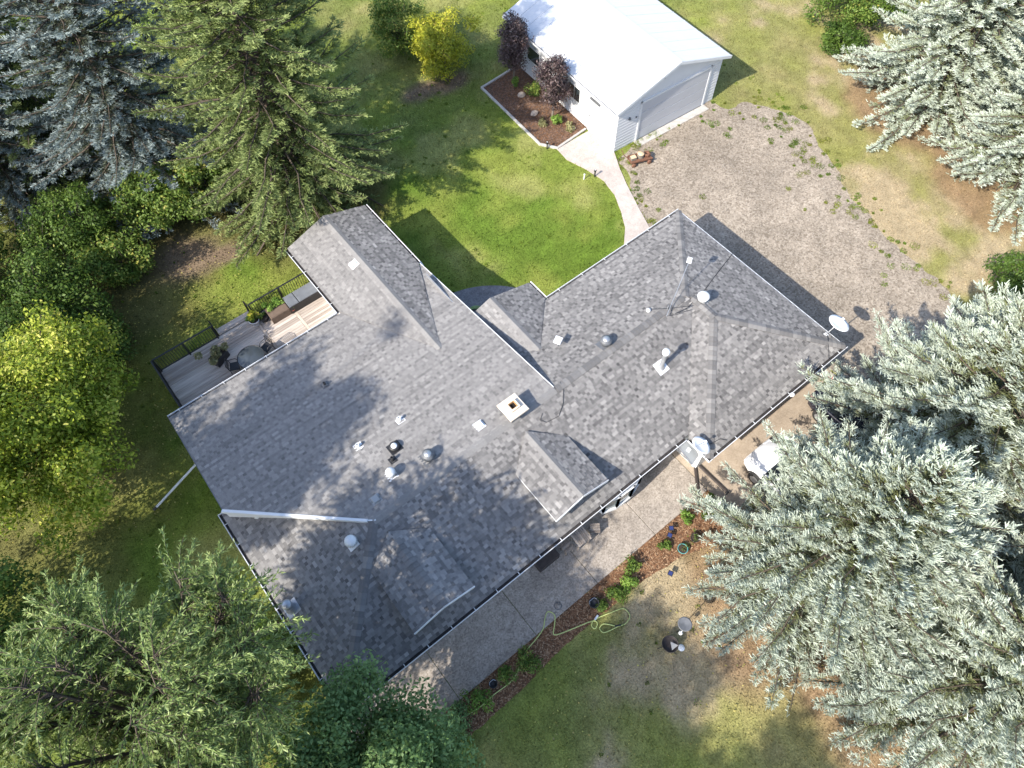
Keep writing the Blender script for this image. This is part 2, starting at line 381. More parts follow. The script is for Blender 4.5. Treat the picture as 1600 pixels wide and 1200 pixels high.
DRIVE = [(12.63, 3.45), (12.63, 5.2), (21.1, 5.2), (21.1, -8), (13.6, -8), (13.2, 2.0)]
WALK = [(-4.4, 3.47), (12.6, 3.47), (12.6, 5.7), (-4.4, 5.7)]
SHEDF = [(22.96, 20.47), (30.25, 20.02), (30.85, 29.9), (23.56, 30.3)]

def ground_col(x, y):
    n1 = fbm(x, y, 6.0); n2 = fbm(x+50, y, 1.6); n3 = fbm(x, y+80, .5, 3); n4 = fbm(x-33, y+12, 2.6)
    lush = np.array([.1, .155, .022]); mid = np.array([.18, .21, .042]); yel = np.array([.265, .262, .088]); dry = np.array([.27, .225, .105]); tan = np.array([.33, .265, .165])
    dirt = np.array([.17, .125, .085]); needle = np.array([.235, .16, .095]); litter = np.array([.095, .085, .032])
    def mix(a, b, t): return a*(1-t[..., None])+b*t[..., None]
    base = mix(mid+0*x[..., None], lush, sstep(.35, .62, n1*.45+n2*.55))
    base = mix(base, yel, sstep(.5, .72, n4)*.75)
    # mown stripes are faint; mottling by small noise
    base = base*(.78+.44*n3[..., None])
    base = base*(1+.07*np.sin((x*.35+y*.94)*5.2)*sstep(13, 15, y)*sstep(9, 11, x))[..., None]   # mowing lines
    # dry side of the yard beyond the gravel and around the spruces
    d_right = sstep(27.5, 33, x)*sstep(36, 18, y+.0*x)*.72
    d_right = np.maximum(d_right, sstep(24, 30, x)*sstep(22, 14, y)*.8)
    d_back = sstep(26, 34, y)*sstep(12, 18, x)*.25
    d_front = sstep(4.8, 1, y)*sstep(3, 9, x)*.72+sstep(4.8, 1, y)*.36
    d = np.clip(np.maximum(np.maximum(d_right, d_front), d_back)+(n2-.5)*1.1+(n1-.5)*.6, 0, 1)*(np.maximum(np.maximum(d_right, d_front), d_back) > .02)
    base = mix(base, dry*(.75+.5*n3[..., None]), d*.8)
    base = mix(base, tan*(.8+.4*n3[..., None]), sstep(.55, .9, d*n4*1.7))
    # needle litter rings under the spruces
    for cx, cy, r in ((12.9, -1.3, 5.0), (20.9, -1.5, 5.2), (13.6, -7.4, 5.0), (39.6, 12, 4.6), (37.9, 5.8, 4.3)):
        q = np.hypot(x-cx, y-cy)/r+(n2-.5)*.45
        base = mix(base, needle*(.65+.7*n3[..., None]), sstep(1.08, .85, q)*.9)
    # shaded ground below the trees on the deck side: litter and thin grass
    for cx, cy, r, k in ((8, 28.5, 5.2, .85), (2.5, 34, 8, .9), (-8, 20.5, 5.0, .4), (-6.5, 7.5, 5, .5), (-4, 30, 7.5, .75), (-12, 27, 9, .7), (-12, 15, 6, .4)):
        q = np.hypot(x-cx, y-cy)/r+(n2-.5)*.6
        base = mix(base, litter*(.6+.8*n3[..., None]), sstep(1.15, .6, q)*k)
    for cx, cy, r in ((17.6, 31.4, 1.25), (3.0, 27.6, 1.1), (19.6, 30.9, 1.3), (1.2, 28.6, 2.2)):
        q = np.hypot((x-cx)*.8, (y-cy)*1.25)/r+(n2-.5)*.7
        base = mix(base, dirt*(.7+.6*n3[..., None]), sstep(1.1, .5, q))
    return np.clip(base, .005, .9)

gx = np.concatenate([[-400, -200, -100, -60, -40, -30], np.arange(-24, 58.01, .4), [64, 75, 95, 130, 220, 420]])
gy = np.concatenate([[-400, -200, -100, -60, -40, -26], np.arange(-18, 62.01, .4), [68, 80, 100, 140, 230, 430]])
GX, GY = np.meshgrid(gx, gy)
V = np.stack([GX.ravel(), GY.ravel(), np.zeros(GX.size)], 1)
nx, ny = len(gx), len(gy)
ii, jj = np.meshgrid(np.arange(nx-1), np.arange(ny-1)); a = (jj*nx+ii).ravel()
F = np.stack([a, a+1, a+1+nx, a+nx], 1)
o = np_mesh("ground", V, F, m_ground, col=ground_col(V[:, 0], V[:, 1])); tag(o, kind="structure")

def rough_poly(poly, step=.25, amp=.12, sc=.8, seed=0):
    out = []
    n = len(poly)
    for i in range(n):
        a, b = np.array(poly[i]), np.array(poly[(i+1) % n]); L = np.linalg.norm(b-a); m = max(1, int(L/step))
        d = (b-a)/L; nn = np.array([-d[1], d[0]])
        for k in range(m):
            p = a+(b-a)*k/m; q = (fbm(p[0]+seed*9, p[1], sc, 3)-.5)*2*amp
            out.append(tuple(p+nn*float(q)))
    return out

def sheet(name, poly, z0, z1, mat):
    mb = MB(); mb.prism(poly, z0, z1); o = mb.build(name, mat); return tag(o, kind="structure")
def ccw(poly):
    A = sum(poly[i][0]*poly[(i+1) % len(poly)][1]-poly[(i+1) % len(poly)][0]*poly[i][1] for i in range(len(poly)))
    return poly if A > 0 else poly[::-1]

sheet("gravel_drive", ccw(rough_poly(GRAVEL, .2, .35, .9)), -.05, .010, m_gravel)
sheet("mulch_bed", ccw(rough_poly(MULCH, .15, .12, .5)), -.05, .014, m_mulch)
sheet("garden_bed", ccw(BED), -.05, .03, m_bed)
sheet("garden_path", ccw(rough_poly(PATH, .3, .02, .5)), -.05, .045, m_path)
sheet("patio", ccw(PATIO), -.05, .05, m_patio)
# driveway slabs
dr = tag(bpy.data.objects.new("driveway", None), kind="structure"); COL.objects.link(dr)
for (x0, x1) in ((12.64, 16.8), (16.82, 21.1)):
    for (y0, y1) in ((.6, 5.68), (-3.6, .58), (-8, -3.62)):
        xa = x0
        if x0 < 13 and y0 < .5: xa = 13.3
        MB().box(((xa+x1)/2, (y0+y1)/2, -.005), (x1-xa, y1-y0, .07), bev=.01).build("slab", m_conc, dr)
wk = tag(bpy.data.objects.new("sidewalk", None), kind="structure"); COL.objects.link(wk)
js = [-4.4, -.16, 3.42, 6.52, 9.62, 12.62]
for a, b in zip(js[:-1], js[1:]):
    MB().box(((a+b)/2, 4.585, 0), (b-a-.018, 2.23, .10), bev=.012).build("slab", m_agg, wk)

# grass blades as fine texture of the lawns
def scatter(n, x0, x1, y0, y1): return rng.uniform(x0, x1, n), rng.uniform(y0, y1, n)
def hard(x, y, m=0):
    r = np.zeros(x.shape, bool)
    for p in (GRAVEL, MULCH, BED, PATH, PATIO, FOOT, DRIVE, WALK, SHEDF): r |= inpoly(x, y, p)
    return r
def in_view(x, y, pad=2.5):
    quad = [(1.3-pad, 56.5+pad), (52.4+pad, 14), (13.7, -10.4-pad), (-14-pad, 11.8)]
    return inpoly(x, y, quad)
def blades(x, y, name, hmin, hmax, w, colf, label=None, parent=None, lean=.5):
    n = len(x); th = rng.uniform(0, 2*np.pi, n); h = rng.uniform(hmin, hmax, n); ww = w*rng.uniform(.7, 1.3, n)
    dx, dy = np.cos(th)*ww, np.sin(th)*ww; lt = rng.uniform(0, 2*np.pi, n); ll = h*rng.uniform(.1, lean*2, n)
    z0 = np.full(n, .0)
    V = np.stack([np.stack([x-dx, y-dy, z0], 1), np.stack([x+dx, y+dy, z0], 1), np.stack([x+np.cos(lt)*ll, y+np.sin(lt)*ll, h], 1)], 1).reshape(-1, 3)
    F = np.arange(3*n).reshape(-1, 3)
    c = colf(x, y)*rng.uniform(.55, 1.6, n)[:, None]
    o = np_mesh(name, V, F, m_blade, col=np.clip(c, 0, 1), parent=parent); return o
x, y = scatter(620000, -18, 56, -14, 60); k = in_view(x, y) & ~hard(x, y); x, y = x[k], y[k]
o = blades(x, y, "lawn_grass", .035, .09, .021, ground_col); tag(o, "mown lawn grass, green to straw coloured, round the house", "grass", kind="stuff")
# weeds at the gravel edge and in it
gp = np.array(GRAVEL); ex, ey = [], []
for i in range(len(GRAVEL)-1):
    a, b = gp[i], gp[i+1]; L = np.linalg.norm(b-a)
    if a[0] < 22 and a[1] < 14: continue
    for q in range(int(L*2.2)):
        c = a+(b-a)*rng.random()
        for _ in range(1): ex.append(c[0]+rng.normal(0, .5)); ey.append(c[1]+rng.normal(0, .5))
for (cx, cy, m, sd) in ((25.4, 19.9, 10, .5), (24.2, 20.1, 5, .25), (31.2, 16.5, 22, .9), (30.6, 13.5, 20, .8), (29.5, 9.5, 16, .7), (28.6, 6, 10, .8), (21.6, 17.2, 8, .35), (21.0, 15.6, 6, .2), (27, 12, 5, 2), (28.5, 18.8, 12, .9), (23.0, 19.2, 5, .3)):
    ex += list(rng.normal(cx, sd, m)); ey += list(rng.normal(cy, sd, m))
ex, ey = np.array(ex), np.array(ey); m = 90
r = np.repeat(rng.uniform(.05, .26, len(ex)), m)*np.sqrt(rng.random(len(ex)*m)); t = rng.uniform(0, 6.28, len(ex)*m)
wx, wy = np.repeat(ex, m)+r*np.cos(t), np.repeat(ey, m)+r*np.sin(t); k = ~inpoly(wx, wy, PATH) & ~inpoly(wx, wy, SHEDF) & ~inpoly(wx, wy, FOOT)
cw = lambda x, y: np.array([.1, .16, .025])*(.6+.9*fbm(x, y, 1.2)[:, None])+np.array([.1, .06, .02])*sstep(.4, .7, fbm(x+9, y, 2))[:, None]
o = blades(wx[k], wy[k], "gravel_weeds", .03, .1, .02, cw); tag(o, "tufts of weeds growing through the edge of the gravel drive", "weeds", kind="stuff")
# clover and weed clumps in the lawns, fallen leaves near the trees
ex, ey = scatter(1300, -12, 34, -9, 40); k = in_view(ex, ey) & ~hard(ex, ey) & (fbm(ex, ey, 4) > .47); ex, ey = ex[k], ey[k]; m = 26
r = np.repeat(rng.uniform(.03, .15, len(ex)), m)*np.sqrt(rng.random(len(ex)*m)); t = rng.uniform(0, 6.28, len(ex)*m)
wx, wy = np.repeat(ex, m)+r*np.cos(t), np.repeat(ey, m)+r*np.sin(t); k = ~hard(wx, wy)
o = blades(wx[k], wy[k], "lawn_weeds", .04, .1, .02, lambda x, y: np.array([.13, .19, .03])*(.7+.6*fbm(x, y, 2.5)[:, None])+np.array([.05, .05, .01])*sstep(.45, .6, fbm(x, y+7, 3))[:, None]); tag(o, "clover and weed clumps dotted through the lawns", "weeds", kind="stuff")
lx = np.concatenate([rng.normal(-5, 4, 900), rng.normal(18.5, 2.5, 260), rng.normal(1, 4, 700), rng.uniform(0, 12, 300)]); ly = np.concatenate([rng.normal(21, 5, 900), rng.normal(31, 2.5, 260), rng.normal(27, 3.5, 700), rng.uniform(-4, 3, 300)])
k = ~hard(lx, ly); lx, ly = lx[k], ly[k]; n = len(lx); th = rng.uniform(0, 6.28, n); L = rng.uniform(.025, .05, n); dx, dy = np.cos(th)*L, np.sin(th)*L; zz = rng.uniform(.05, .09, n)
V = np.stack([np.stack([lx-dx, ly-dy, zz], 1), np.stack([lx-dy*.6, ly+dx*.6, zz+.012], 1), np.stack([lx+dx, ly+dy, zz], 1), np.stack([lx+dy*.6, ly-dx*.6, zz+.006], 1)], 1).reshape(-1, 3)
fc = np.array([[.42, .36, .1]])*rng.uniform(.5, 1.3, (n, 1))*np.array([[1, 1, 1]])+rng.uniform(0, .06, (n, 3))
o = np_mesh("fallen_leaves", V, np.arange(4*n).reshape(-1, 4), m_blade, col=np.clip(fc, 0, 1)); tag(o, "yellow fallen leaves scattered over the grass", "leaves", kind="stuff")
# loose stones
n = 14000; x, y = scatter(n, 20, 33, -4, 20.5); k = inpoly(x, y, GRAVEL); x, y = x[k], y[k]; n = len(x)
s = rng.uniform(.012, .034, n); tv = np.array([[1, 0, 0], [-.5, .87, 0], [-.5, -.87, 0], [0, 0, .8]])
th = rng.uniform(0, 6.28, n); ca, sa = np.cos(th), np.sin(th)
V = np.stack([np.stack([x+s*(q[0]*ca-q[1]*sa), y+s*(q[0]*sa+q[1]*ca), .008+s*q[2]], 1) for q in tv], 1).reshape(-1, 3)
b = np.arange(n)[:, None]*4; F = np.concatenate([b+np.array([[0, 1, 3]]), b+np.array([[1, 2, 3]]), b+np.array([[2, 0, 3]])], 0)
g = rng.uniform(.1, .42, n)[:, None]*np.array([[1, .92, .84]]); o = np_mesh("gravel_stones", V, F, m_blade, col=np.tile(g, (3, 1)))
tag(o, "loose grey and tan stones of the gravel drive", "gravel", kind="stuff")
# bark chips
for poly, nm, lb, z in ((MULCH, "bark_chips", "reddish bark chips strewn along the aggregate sidewalk", .016), (BED, "bed_bark_chips", "dark bark chips strewn in the bed beside the white shed", .032)):
    P = np.array(poly); n = 16000 if poly is MULCH else 6000
    x, y = scatter(n, P[:, 0].min(), P[:, 0].max(), P[:, 1].min(), P[:, 1].max()); k = inpoly(x, y, poly); x, y = x[k], y[k]; n = len(x)
    th = rng.uniform(0, 6.28, n); L = rng.uniform(.02, .06, n); W = rng.uniform(.008, .02, n); h = rng.uniform(.0, .03, n)
    dx, dy = np.cos(th), np.sin(th)
    V = np.stack([np.stack([x+dx*L*i-dy*W*j, y+dy*L*i+dx*W*j, z+h*(.5+.5*i)], 1) for i, j in ((-1, -1), (1, -1), (1, 1), (-1, 1))], 1).reshape(-1, 3)
    o = np_mesh(nm, V, np.arange(4*n).reshape(-1, 4), m_chip, tone=rng.random(n)*(1 if poly is MULCH else .55)); tag(o, lb, "bark mulch", kind="stuff")

# ------------------------------------------------------------------ house
HO = (8.0, 9.5, 0.0)
house = thing("house", "low white house with grey shingled hip roofs, dormers and rear deck", "house", HO)
K = .3326; ZE = 2.6; KS = .1536
def zF(u, v): return ZE+K*(v-5.13)
def zS(u, v): return ZE+KS*(18.93-v)
def zL(u, v): return ZE+K*(u+3.42)
def zB(u, v): return ZE+K*(13.82-v)
def zR(u, v): return ZE+K*(20.63-u)
def zP(u, v): return ZE+K*(v-3.94)
def zPl(u, v): return ZE+K*(u-12.38)
def zWl(u, v): return ZE+K*(u-4.9)
def zWr(u, v): return ZE+K*(9.3-u)

def hb(mb, name, mat, parent=None): return mb.build(name, mat, parent or house, HO if True else (0, 0, 0))

def clip(poly, edges):
    for (p, n) in edges:
        out = []
        for i in range(len(poly)):
            a, b = poly[i], poly[(i+1) % len(poly)]
            da = (a[0]-p[0])*n[0]+(a[1]-p[1])*n[1]; db = (b[0]-p[0])*n[0]+(b[1]-p[1])*n[1]
            if da >= 0: out.append(a)
            if (da >= 0) != (db >= 0):
                t = da/(da-db); out.append((a[0]+(b[0]-a[0])*t, a[1]+(b[1]-a[1])*t))
        poly = out
        if len(poly) < 3: return []
    return poly

def slope(poly_uv, zf, eave, seed, lift=.0, lit_tone=0.0, thick=.14, exposure=.122, contrast=.74):
    """one roof plane: white-edged deck slab with its shingles as one 'stuff' mesh. poly counter-clockwise in plan, convex"""
    poly_uv = ccw(poly_uv)
    P = [Vector((u, v, zf(u, v)+lift)) for u, v in poly_uv]
    mb = MB(); n = len(P)
    V = [p-Vector((0, 0, thick)) for p in P]+[p-Vector((0, 0, .004)) for p in P]
    mb.raw(V, [tuple(reversed(range(n))), tuple(range(n, 2*n))]+[(i, (i+1) % n, n+(i+1) % n, n+i) for i in range(n)])
    deck = hb(mb, "roof_slope", m_white if thick < .12 else m_ridge)
    e = Vector(eave).normalized()
    nrm = (P[1]-P[0]).cross(P[2]-P[0]).normalized()
    if nrm.z < 0: nrm = -nrm
    up = nrm.cross(e)
    if up.z < 0: up = -up
    o0 = min(P, key=lambda p: p.z)
    S = [((p-o0).dot(e), (p-o0).dot(up)) for p in P]
    A = sum(S[i][0]*S[(i+1) % n][1]-S[(i+1) % n][0]*S[i][1] for i in range(n))
    if A < 0: S = S[::-1]
    edges = []
    for i in range(n):
        a, b = S[i], S[(i+1) % n]; d = (b[0]-a[0], b[1]-a[1]); l = math.hypot(*d); edges.append((a, (-d[1]/l, d[0]/l)))
    smin, smax = min(s[0] for s in S), max(s[0] for s in S); tmin, tmax = min(s[1] for s in S), max(s[1] for s in S)
    rr = random.Random(seed); mb = MB(); row = 0; t0 = tmin
    while t0 < tmax:
        s0 = smin-rr.random()*.4; tooth = rr.random() < .5
        base = rr.uniform(-.085, .085)
        while s0 < smax:
            w = rr.uniform(.13, .28) if tooth else rr.uniform(.08, .17)
            q = clip([(s0+.002, t0), (s0+w, t0), (s0+w, t0+exposure+.03), (s0+.002, t0+exposure+.03)], edges)
            if len(q) >= 3:
                blot = float(vnoise(s0+seed*13, t0*1.3, .9))
                tone = .42+lit_tone+base+contrast*((.13 if tooth else -.10)+rr.gauss(0, .13)+(blot-.5)*.16)  # offset paints brighter light into the tone of the rear slopes' shingles
                hb_ = .019 if tooth else .010
                top = [o0+e*a+up*b+nrm*(.002+hb_*max(0, 1-(b-t0)/(exposure+.03))) for a, b in q]
                mb.face(top, tone)
                m_ = len(q)
                for i in range(m_):
                    j = (i+1) % m_
                    if abs(q[i][1]-t0) < 1e-4 and abs(q[j][1]-t0) < 1e-4:
                        mb.face([top[i]-nrm*(hb_+.004), top[j]-nrm*(hb_+.004), top[j], top[i]], tone-.22)
                    elif tooth and abs(q[i][0]-q[j][0]) < 1e-4:
                        mb.face([top[i]-nrm*hb_, top[j]-nrm*hb_, top[j], top[i]], tone-.22)
            s0 += w; tooth = not tooth
        t0 += exposure; row += 1
    sh = hb(mb, "shingles", m_shingle, deck); sh["kind"] = "stuff"
    return deck

I = .10   # roofs end inside the gutters
sl_L = slope([(-3.42+I, 5.13+I), (-3.42+I, 13.85), (.94, 9.49)], zL, (0, 1, 0), 1)
sl_F = slope([(-3.42+I, 5.13+I), (12.9, 5.13+I), (16.45, 9.2), (16.285, 9.475), (.94, 9.49)], zF, (1, 0, 0), 2)
sl_S = slope([(.94, 9.49), (9.25, 9.49), (9.25, 18.93-I), (-3.1, 18.93-I), (-3.1, 13.53)], zS, (1, 0, 0), 3, lift=.012, contrast=.42, lit_tone=.1)
sl_B = slope([(9.2, 13.82-I), (20.63-I, 13.82-I), (16.285, 9.475), (9.2, 9.475)], zB, (1, 0, 0), 4)
sl_R = slope([(20.63-I, 3.94+I), (20.63-I, 13.82-I), (16.505, 9.695), (16.505, 8.065)], zR, (0, 1, 0), 5)
slope([(16.505, 9.695), (16.285, 9.475), (16.505, 9.255)], zR, (0, 1, 0), 15)
sl_P = slope([(12.38+I, 3.94+I), (20.63-I, 3.94+I), (16.505, 8.065)], zP, (1, 0, 0), 6)
sl_Pl = slope([(12.38+I, 3.94+I), (12.38+I, 5.13), (16.505, 9.255), (16.505, 8.065)], zPl, (0, 1, 0), 7, lift=.004)
sl_Wl = slope([(4.9+I, 18.93), (4.9+I, 23.46), (7.1, 23.46), (7.1, 14.15)], zWl, (0, 1, 0), 8, lift=.03, contrast=.42, lit_tone=.1)
sl_Wr = slope([(9.3-I, 18.93), (9.3-I, 23.46), (7.1, 23.46), (7.1, 14.15)], zWr, (0, 1, 0), 9, lift=.03)
# entry gable at the back
def zEr(u, v): return ZE+K*(12.48-u)
def zEl(u, v): return ZE+K*(12.48-10.22)-K*(10.22-u)
sl_Er = slope([(12.48-I, 13.82), (12.48-I, 14.92), (10.22, 14.92), (10.22, 11.56)], zEr, (0, 1, 0), 10, lift=.012)
sl_El = slope([(9.05, 14.92), (10.22, 14.92), (10.22, 11.56), (9.05, 10.4)], zEl, (0, 1, 0), 11, lift=.012, contrast=.42, lit_tone=.1)
# front dormers
def dormer(u0, u1, v0, ze, zr, seed, k):
    um = (u0+u1)/2
    kk = (zr-ze)/(um-u0)
    ve = 5.13+(ze-ZE)/K; vr = min(8.85, 5.13+(zr-ZE)/K)
    a = slope([(u0, v0), (u0, ve), (um, vr), (um, v0)], lambda u, v: ze+kk*(u-u0), (0, 1, 0), seed, lift=.01, thick=.115)
    b = slope([(u1, v0), (u1, ve), (um, vr), (um, v0)], lambda u, v: ze+kk*(u1-u), (0, 1, 0), seed+1, lift=.01, thick=.115)
    mb = MB()   # cheek walls and gable front under the roof
    ins = .16
    pts = [(u0+ins, v0+.22), (u1-ins, v0+.22)]
    zb0 = zF(0, v0+.22)-.1
    mb.raw([(u0+ins, v0+.22, zb0), (u1-ins, v0+.22, zb0), (u1-ins, v0+.22, ze+kk*ins-.09), (um, v0+.22, zr-.09), (u0+ins, v0+.22, ze+kk*ins-.09),
            (u0+ins, ve+.1, ze-.12), (u1-ins, ve+.1, ze-.12), (um, vr, zr-.1), (u1-ins, ve+.1, ze+kk*ins-.09), (u0+ins, ve+.1, ze+kk*ins-.09)],
           [(0, 1, 2, 3, 4), (0, 4, 9, 5), (1, 6, 8, 2)])
    w = hb(mb, "dormer_wall", m_siding)
    fm = MB()    # barge boards
    for (ua, za, ub, zb) in ((u0-.01, ze-.05, um, zr-.045), (um, zr-.045, u1+.01, ze-.05)):
        fm.bar((ua, v0-.018, za), (ub, v0-.018, zb), .028, .13)
    hb(fm, "barge_board", m_white, w)
    wm = MB(); zc = (zb0+ze)/2+.14
    wm.box((um, v0+.2, zc), (1.0, .06, .5)); fr = hb(wm, "window_frame", m_white, w)
    gm = MB(); gm.box((um-.24, v0+.165, zc), (.42, .02, .4)); gm.box((um+.24, v0+.165, zc), (.42, .02, .4)); hb(gm, "window_pane", m_glass, w)
    return a, b, um, v0, vr, zr
d1 = dormer(6.02, 8.5, 5.6, 3.52, 3.97, 20, 1)
d2 = dormer(-.11, 2.34, 5.58, 3.62, 4.0, 30, 2)

# hip and ridge caps: every cap its own piece, shared mesh per line
def caps(a, b, parent, half=.17, step=.2, slope_drop=.085, wide=None, flip=False):
    a, b = Vector(a), Vector(b); d = (b-a); L = d.length; d.normalize()
    sd = d.cross(Vector((0, 0, 1))).normalized(); up = sd.cross(d).normalized()
    mb = MB(); w = half
    l = step+.06
    x = [(-w, -slope_drop), (0, 0), (w, -slope_drop)]
    V = []
    for (t, h) in ((0, .034), (l, .012)):
        for (s, q) in x: V.append(d*t+sd*s+up*(q+h))
    for (t, h) in ((0, .004), (l, .0)):
        for (s, q) in x: V.append(d*t+sd*s+up*(q+h))
    mb.raw(V, [(0, 3, 4, 1), (1, 4, 5, 2), (6, 0, 1, 7), (7, 1, 2, 8), (0, 6, 9, 3), (2, 5, 11, 8)], .5)
    n = int(L/step); me = None
    for v_ in range(3):
        mb.t = [(.12, .34, .56)[v_]]*2+[-.2]*4
        ob = mb.build("cap_shingle", m_ridge, parent); me = me or []; me.append(ob.data); ob.location = a+d*step*v_-Vector(HO)
    for i in range(3, n):
        ob = bpy.data.objects.new("cap_shingle", me[rnd.choice((0, 1, 1, 2, 0))]); COL.objects.link(ob); ob.parent = parent
        ob.location = a+d*step*i-Vector(HO)
caps((-3.36, 5.19, 2.63), (.94, 9.49, 4.06), sl_F, slope_drop=.045)
caps((12.44, 4.0, 2.63), (16.505, 8.065, 3.99), sl_P, slope_drop=.045)
caps((20.57, 4.0, 2.63), (16.505, 8.065, 3.99), sl_P, slope_drop=.045)
caps((20.57, 13.76, 2.63), (16.285, 9.475, 4.06), sl_R, slope_drop=.045, half=.15)
caps((9.3, 9.48, 4.07), (16.2, 9.48, 4.07), sl_B, slope_drop=.055, half=.16)
caps((16.505, 8.0, 4.0), (16.505, 9.3, 4.0), sl_R, slope_drop=.055)
caps((d2[2], d2[3]+.02, d2[5]+.02), (d2[2], d2[4]-.3, d2[5]+.02), d2[0], slope_drop=.055, half=.2)
# plain ridge strips where the photograph shows smooth ridges
def strip(a, b, half, zl, zr_, parent):
    mb = MB(); a, b = Vector(a), Vector(b); d = (b-a).normalized(); sd = d.cross(Vector((0, 0, 1))).normalized()
    L = (b-a).length; n = max(2, int(L/.3))
    for i in range(n):
        p, q = a+d*(L*i/n), a+d*(L*(i+1)/n); h = Vector((0, 0, .03)); h2 = Vector((0, 0, .02))
        t = .55+rnd.uniform(-.1, .1)
        mb.face([p-sd*half+Vector((0, 0, zl))+h2, p+h, q+h2, q-sd*half+Vector((0, 0, zl))+h2-Vector((0, 0, .006))][::-1], t)
        mb.face([p+h, p+sd*half+Vector((0, 0, zr_))+h2, q+sd*half+Vector((0, 0, zr_))+h2-Vector((0, 0, .006)), q+h2][::-1], t)
    return hb(mb, "ridge_strip", m_ridge, parent)
strip((.9, 9.49, 4.06), (9.24, 9.49, 4.06), .16, -KS*.16, -K*.16, sl_S)
strip((7.1, 23.45, 3.37), (7.1, 14.2, 3.37), .17, -K*.17, -K*.17, sl_Wl)
strip((10.22, 14.9, 3.37), (10.22, 11.6, 3.37), .16, -K*.16, -K*.16, sl_Er)
strip((d1[2], d1[3]+.01, d1[5]+.012), (d1[2], d1[4]-.1, d1[5]+.012), .15, -.05, -.05, d1[0])

# fascia wall along the old hip line, under the low-slope roof
mb = MB()
A0, A1 = Vector((-3.1, 13.53, 0)), Vector((.80, 9.66, 0)); dd = (A1-A0).normalized(); nn = Vector((dd.y, -dd.x, 0)); nn = nn if nn.x < 0 else -nn
for s0, s1, z_off0, z_off1, th in ((0, 1, -.02, .0, .03),):
    za, zb = zS(A0.x, A0.y)+.05, zS(A1.x, A1.y)+.05
    ba, bb = zL(A0.x, A0.y)-.1, zL(A1.x, A1.y)-.1
    V = [A0+Vector((0, 0, ba)), A1+Vector((0, 0, bb)), A1+Vector((0, 0, zb)), A0+Vector((0, 0, za))]
    W_ = [p+nn*th for p in V]
    mb.raw(V+W_, [(0, 1, 2, 3), (7, 6, 5, 4), (3, 2, 6, 7), (0, 4, 5, 1), (0, 3, 7, 4), (1, 5, 6, 2)])
hb(mb, "upper_wall", m_siding)
mb = MB(); mb.bar(A0+nn*.07+Vector((0, 0, zS(A0.x, A0.y)-.03)), A1+nn*.07+Vector((0, 0, zS(A1.x, A1.y)-.0)), .09, .16); hb(mb, "fascia_board", m_white)
mb = MB(); mb.bar(A1+nn*.05+Vector((0, 0, 4.05)), Vector((1.0, 9.45, 4.075)), .05, .03); mb.bar((-2.35, 12.7, zL(-2.35, 12.7)+.03), (-2.2, 12.58, zL(-2.2, 12.6)+.3), .05, .12); hb(mb, "flashing", m_white)
mb = MB(); mb.bar((9.265, 9.6, zS(0, 9.6)-.03), (9.265, 18.9, zS(0, 18.9)-.03), .03, .14); hb(mb, "rake_board", m_white)
mb = MB(); mb.bar((-3.115, 13.5, zS(0, 13.5)-.05), (-3.115, 18.9, zS(0, 18.9)-.05), .03, .13); hb(mb, "rake_board", m_darkgrey)

# walls
mb = MB()
mb.prism([(-2.9, 5.6), (12.9, 5.6), (12.9, 4.45), (20.1, 4.45), (20.1, 13.3), (-2.9, 13.3)], -.05, 2.5)
hb(mb, "wall", m_siding)
mb = MB(); mb.prism([(-2.75, 13.35), (1.05, 9.62), (8.95, 9.62), (8.95, 18.45), (-2.75, 18.45)], -.04, lambda u, v: zS(u, v)-.12); hb(mb, "wall", m_siding)
mb = MB(); mb.raw([(5.3, 18, -.05), (8.9, 18, -.05), (8.9, 23.1, -.05), (5.3, 23.1, -.05), (5.3, 18, 2.5), (8.9, 18, 2.5), (8.9, 23.1, 2.58), (5.3, 23.1, 2.58), (7.1, 23.1, 3.2), (7.1, 18, 3.2)],
                  [(0, 1, 5, 9, 4), (1, 2, 6, 5), (2, 3, 7, 8, 6), (3, 0, 4, 7), (4, 9, 8, 7), (5, 6, 8, 9)]); hb(mb, "wall", m_siding)
mb = MB(); mb.raw([(9.1, 13, -.05), (12.05, 13, -.05), (12.05, 14.5, -.05), (9.1, 14.5, -.05), (9.1, 13, 2.55), (12.05, 13, 2.55), (12.05, 14.5, 2.55), (9.1, 14.5, 2.7), (10.22, 14.5, 3.2), (10.22, 13, 3.2)],
                  [(1, 2, 6, 5), (2, 3, 7, 8, 6), (3, 0, 4, 7)]); hb(mb, "wall", m_siding)
# front door, windows on the front wall and garage doors (seen from a lower viewpoint)
def wall_window(x, y, z, w, h, ny_):
    mb = MB(); mb.box((x, y+ny_*.02, z), (w+.16, .05, h+.16)); fr = hb(mb, "window", m_white)
    gm = MB()
    for sx in (-1, 1): gm.box((x+sx*w/4, y+ny_*.05, z), (w/2-.04, .012, h))
    hb(gm, "pane", m_glass, fr)
for x in (-.8, 3.2, 5.2): wall_window(x, 5.6, 1.5, 1.5, 1.1, -1)
for x in (14.2, 16.6): wall_window(x, 13.3, 1.5, 1.3, 1.0, 1)
for x in (-1.2, 3.0): wall_window(x, 18.45, 1.55, 1.6, 1.1, 1)
mb = MB(); mb.box((11.4, 5.58, 1.05), (.95, .06, 2.1)); hb(mb, "door", m_darkwood)
for x in (14.9, 18.3):
    mb = MB()
    for i in range(4): mb.box((x, 4.43, .3+i*.55), (2.7, .05, .535), bev=.01)
    hb(mb, "garage_door", m_white)

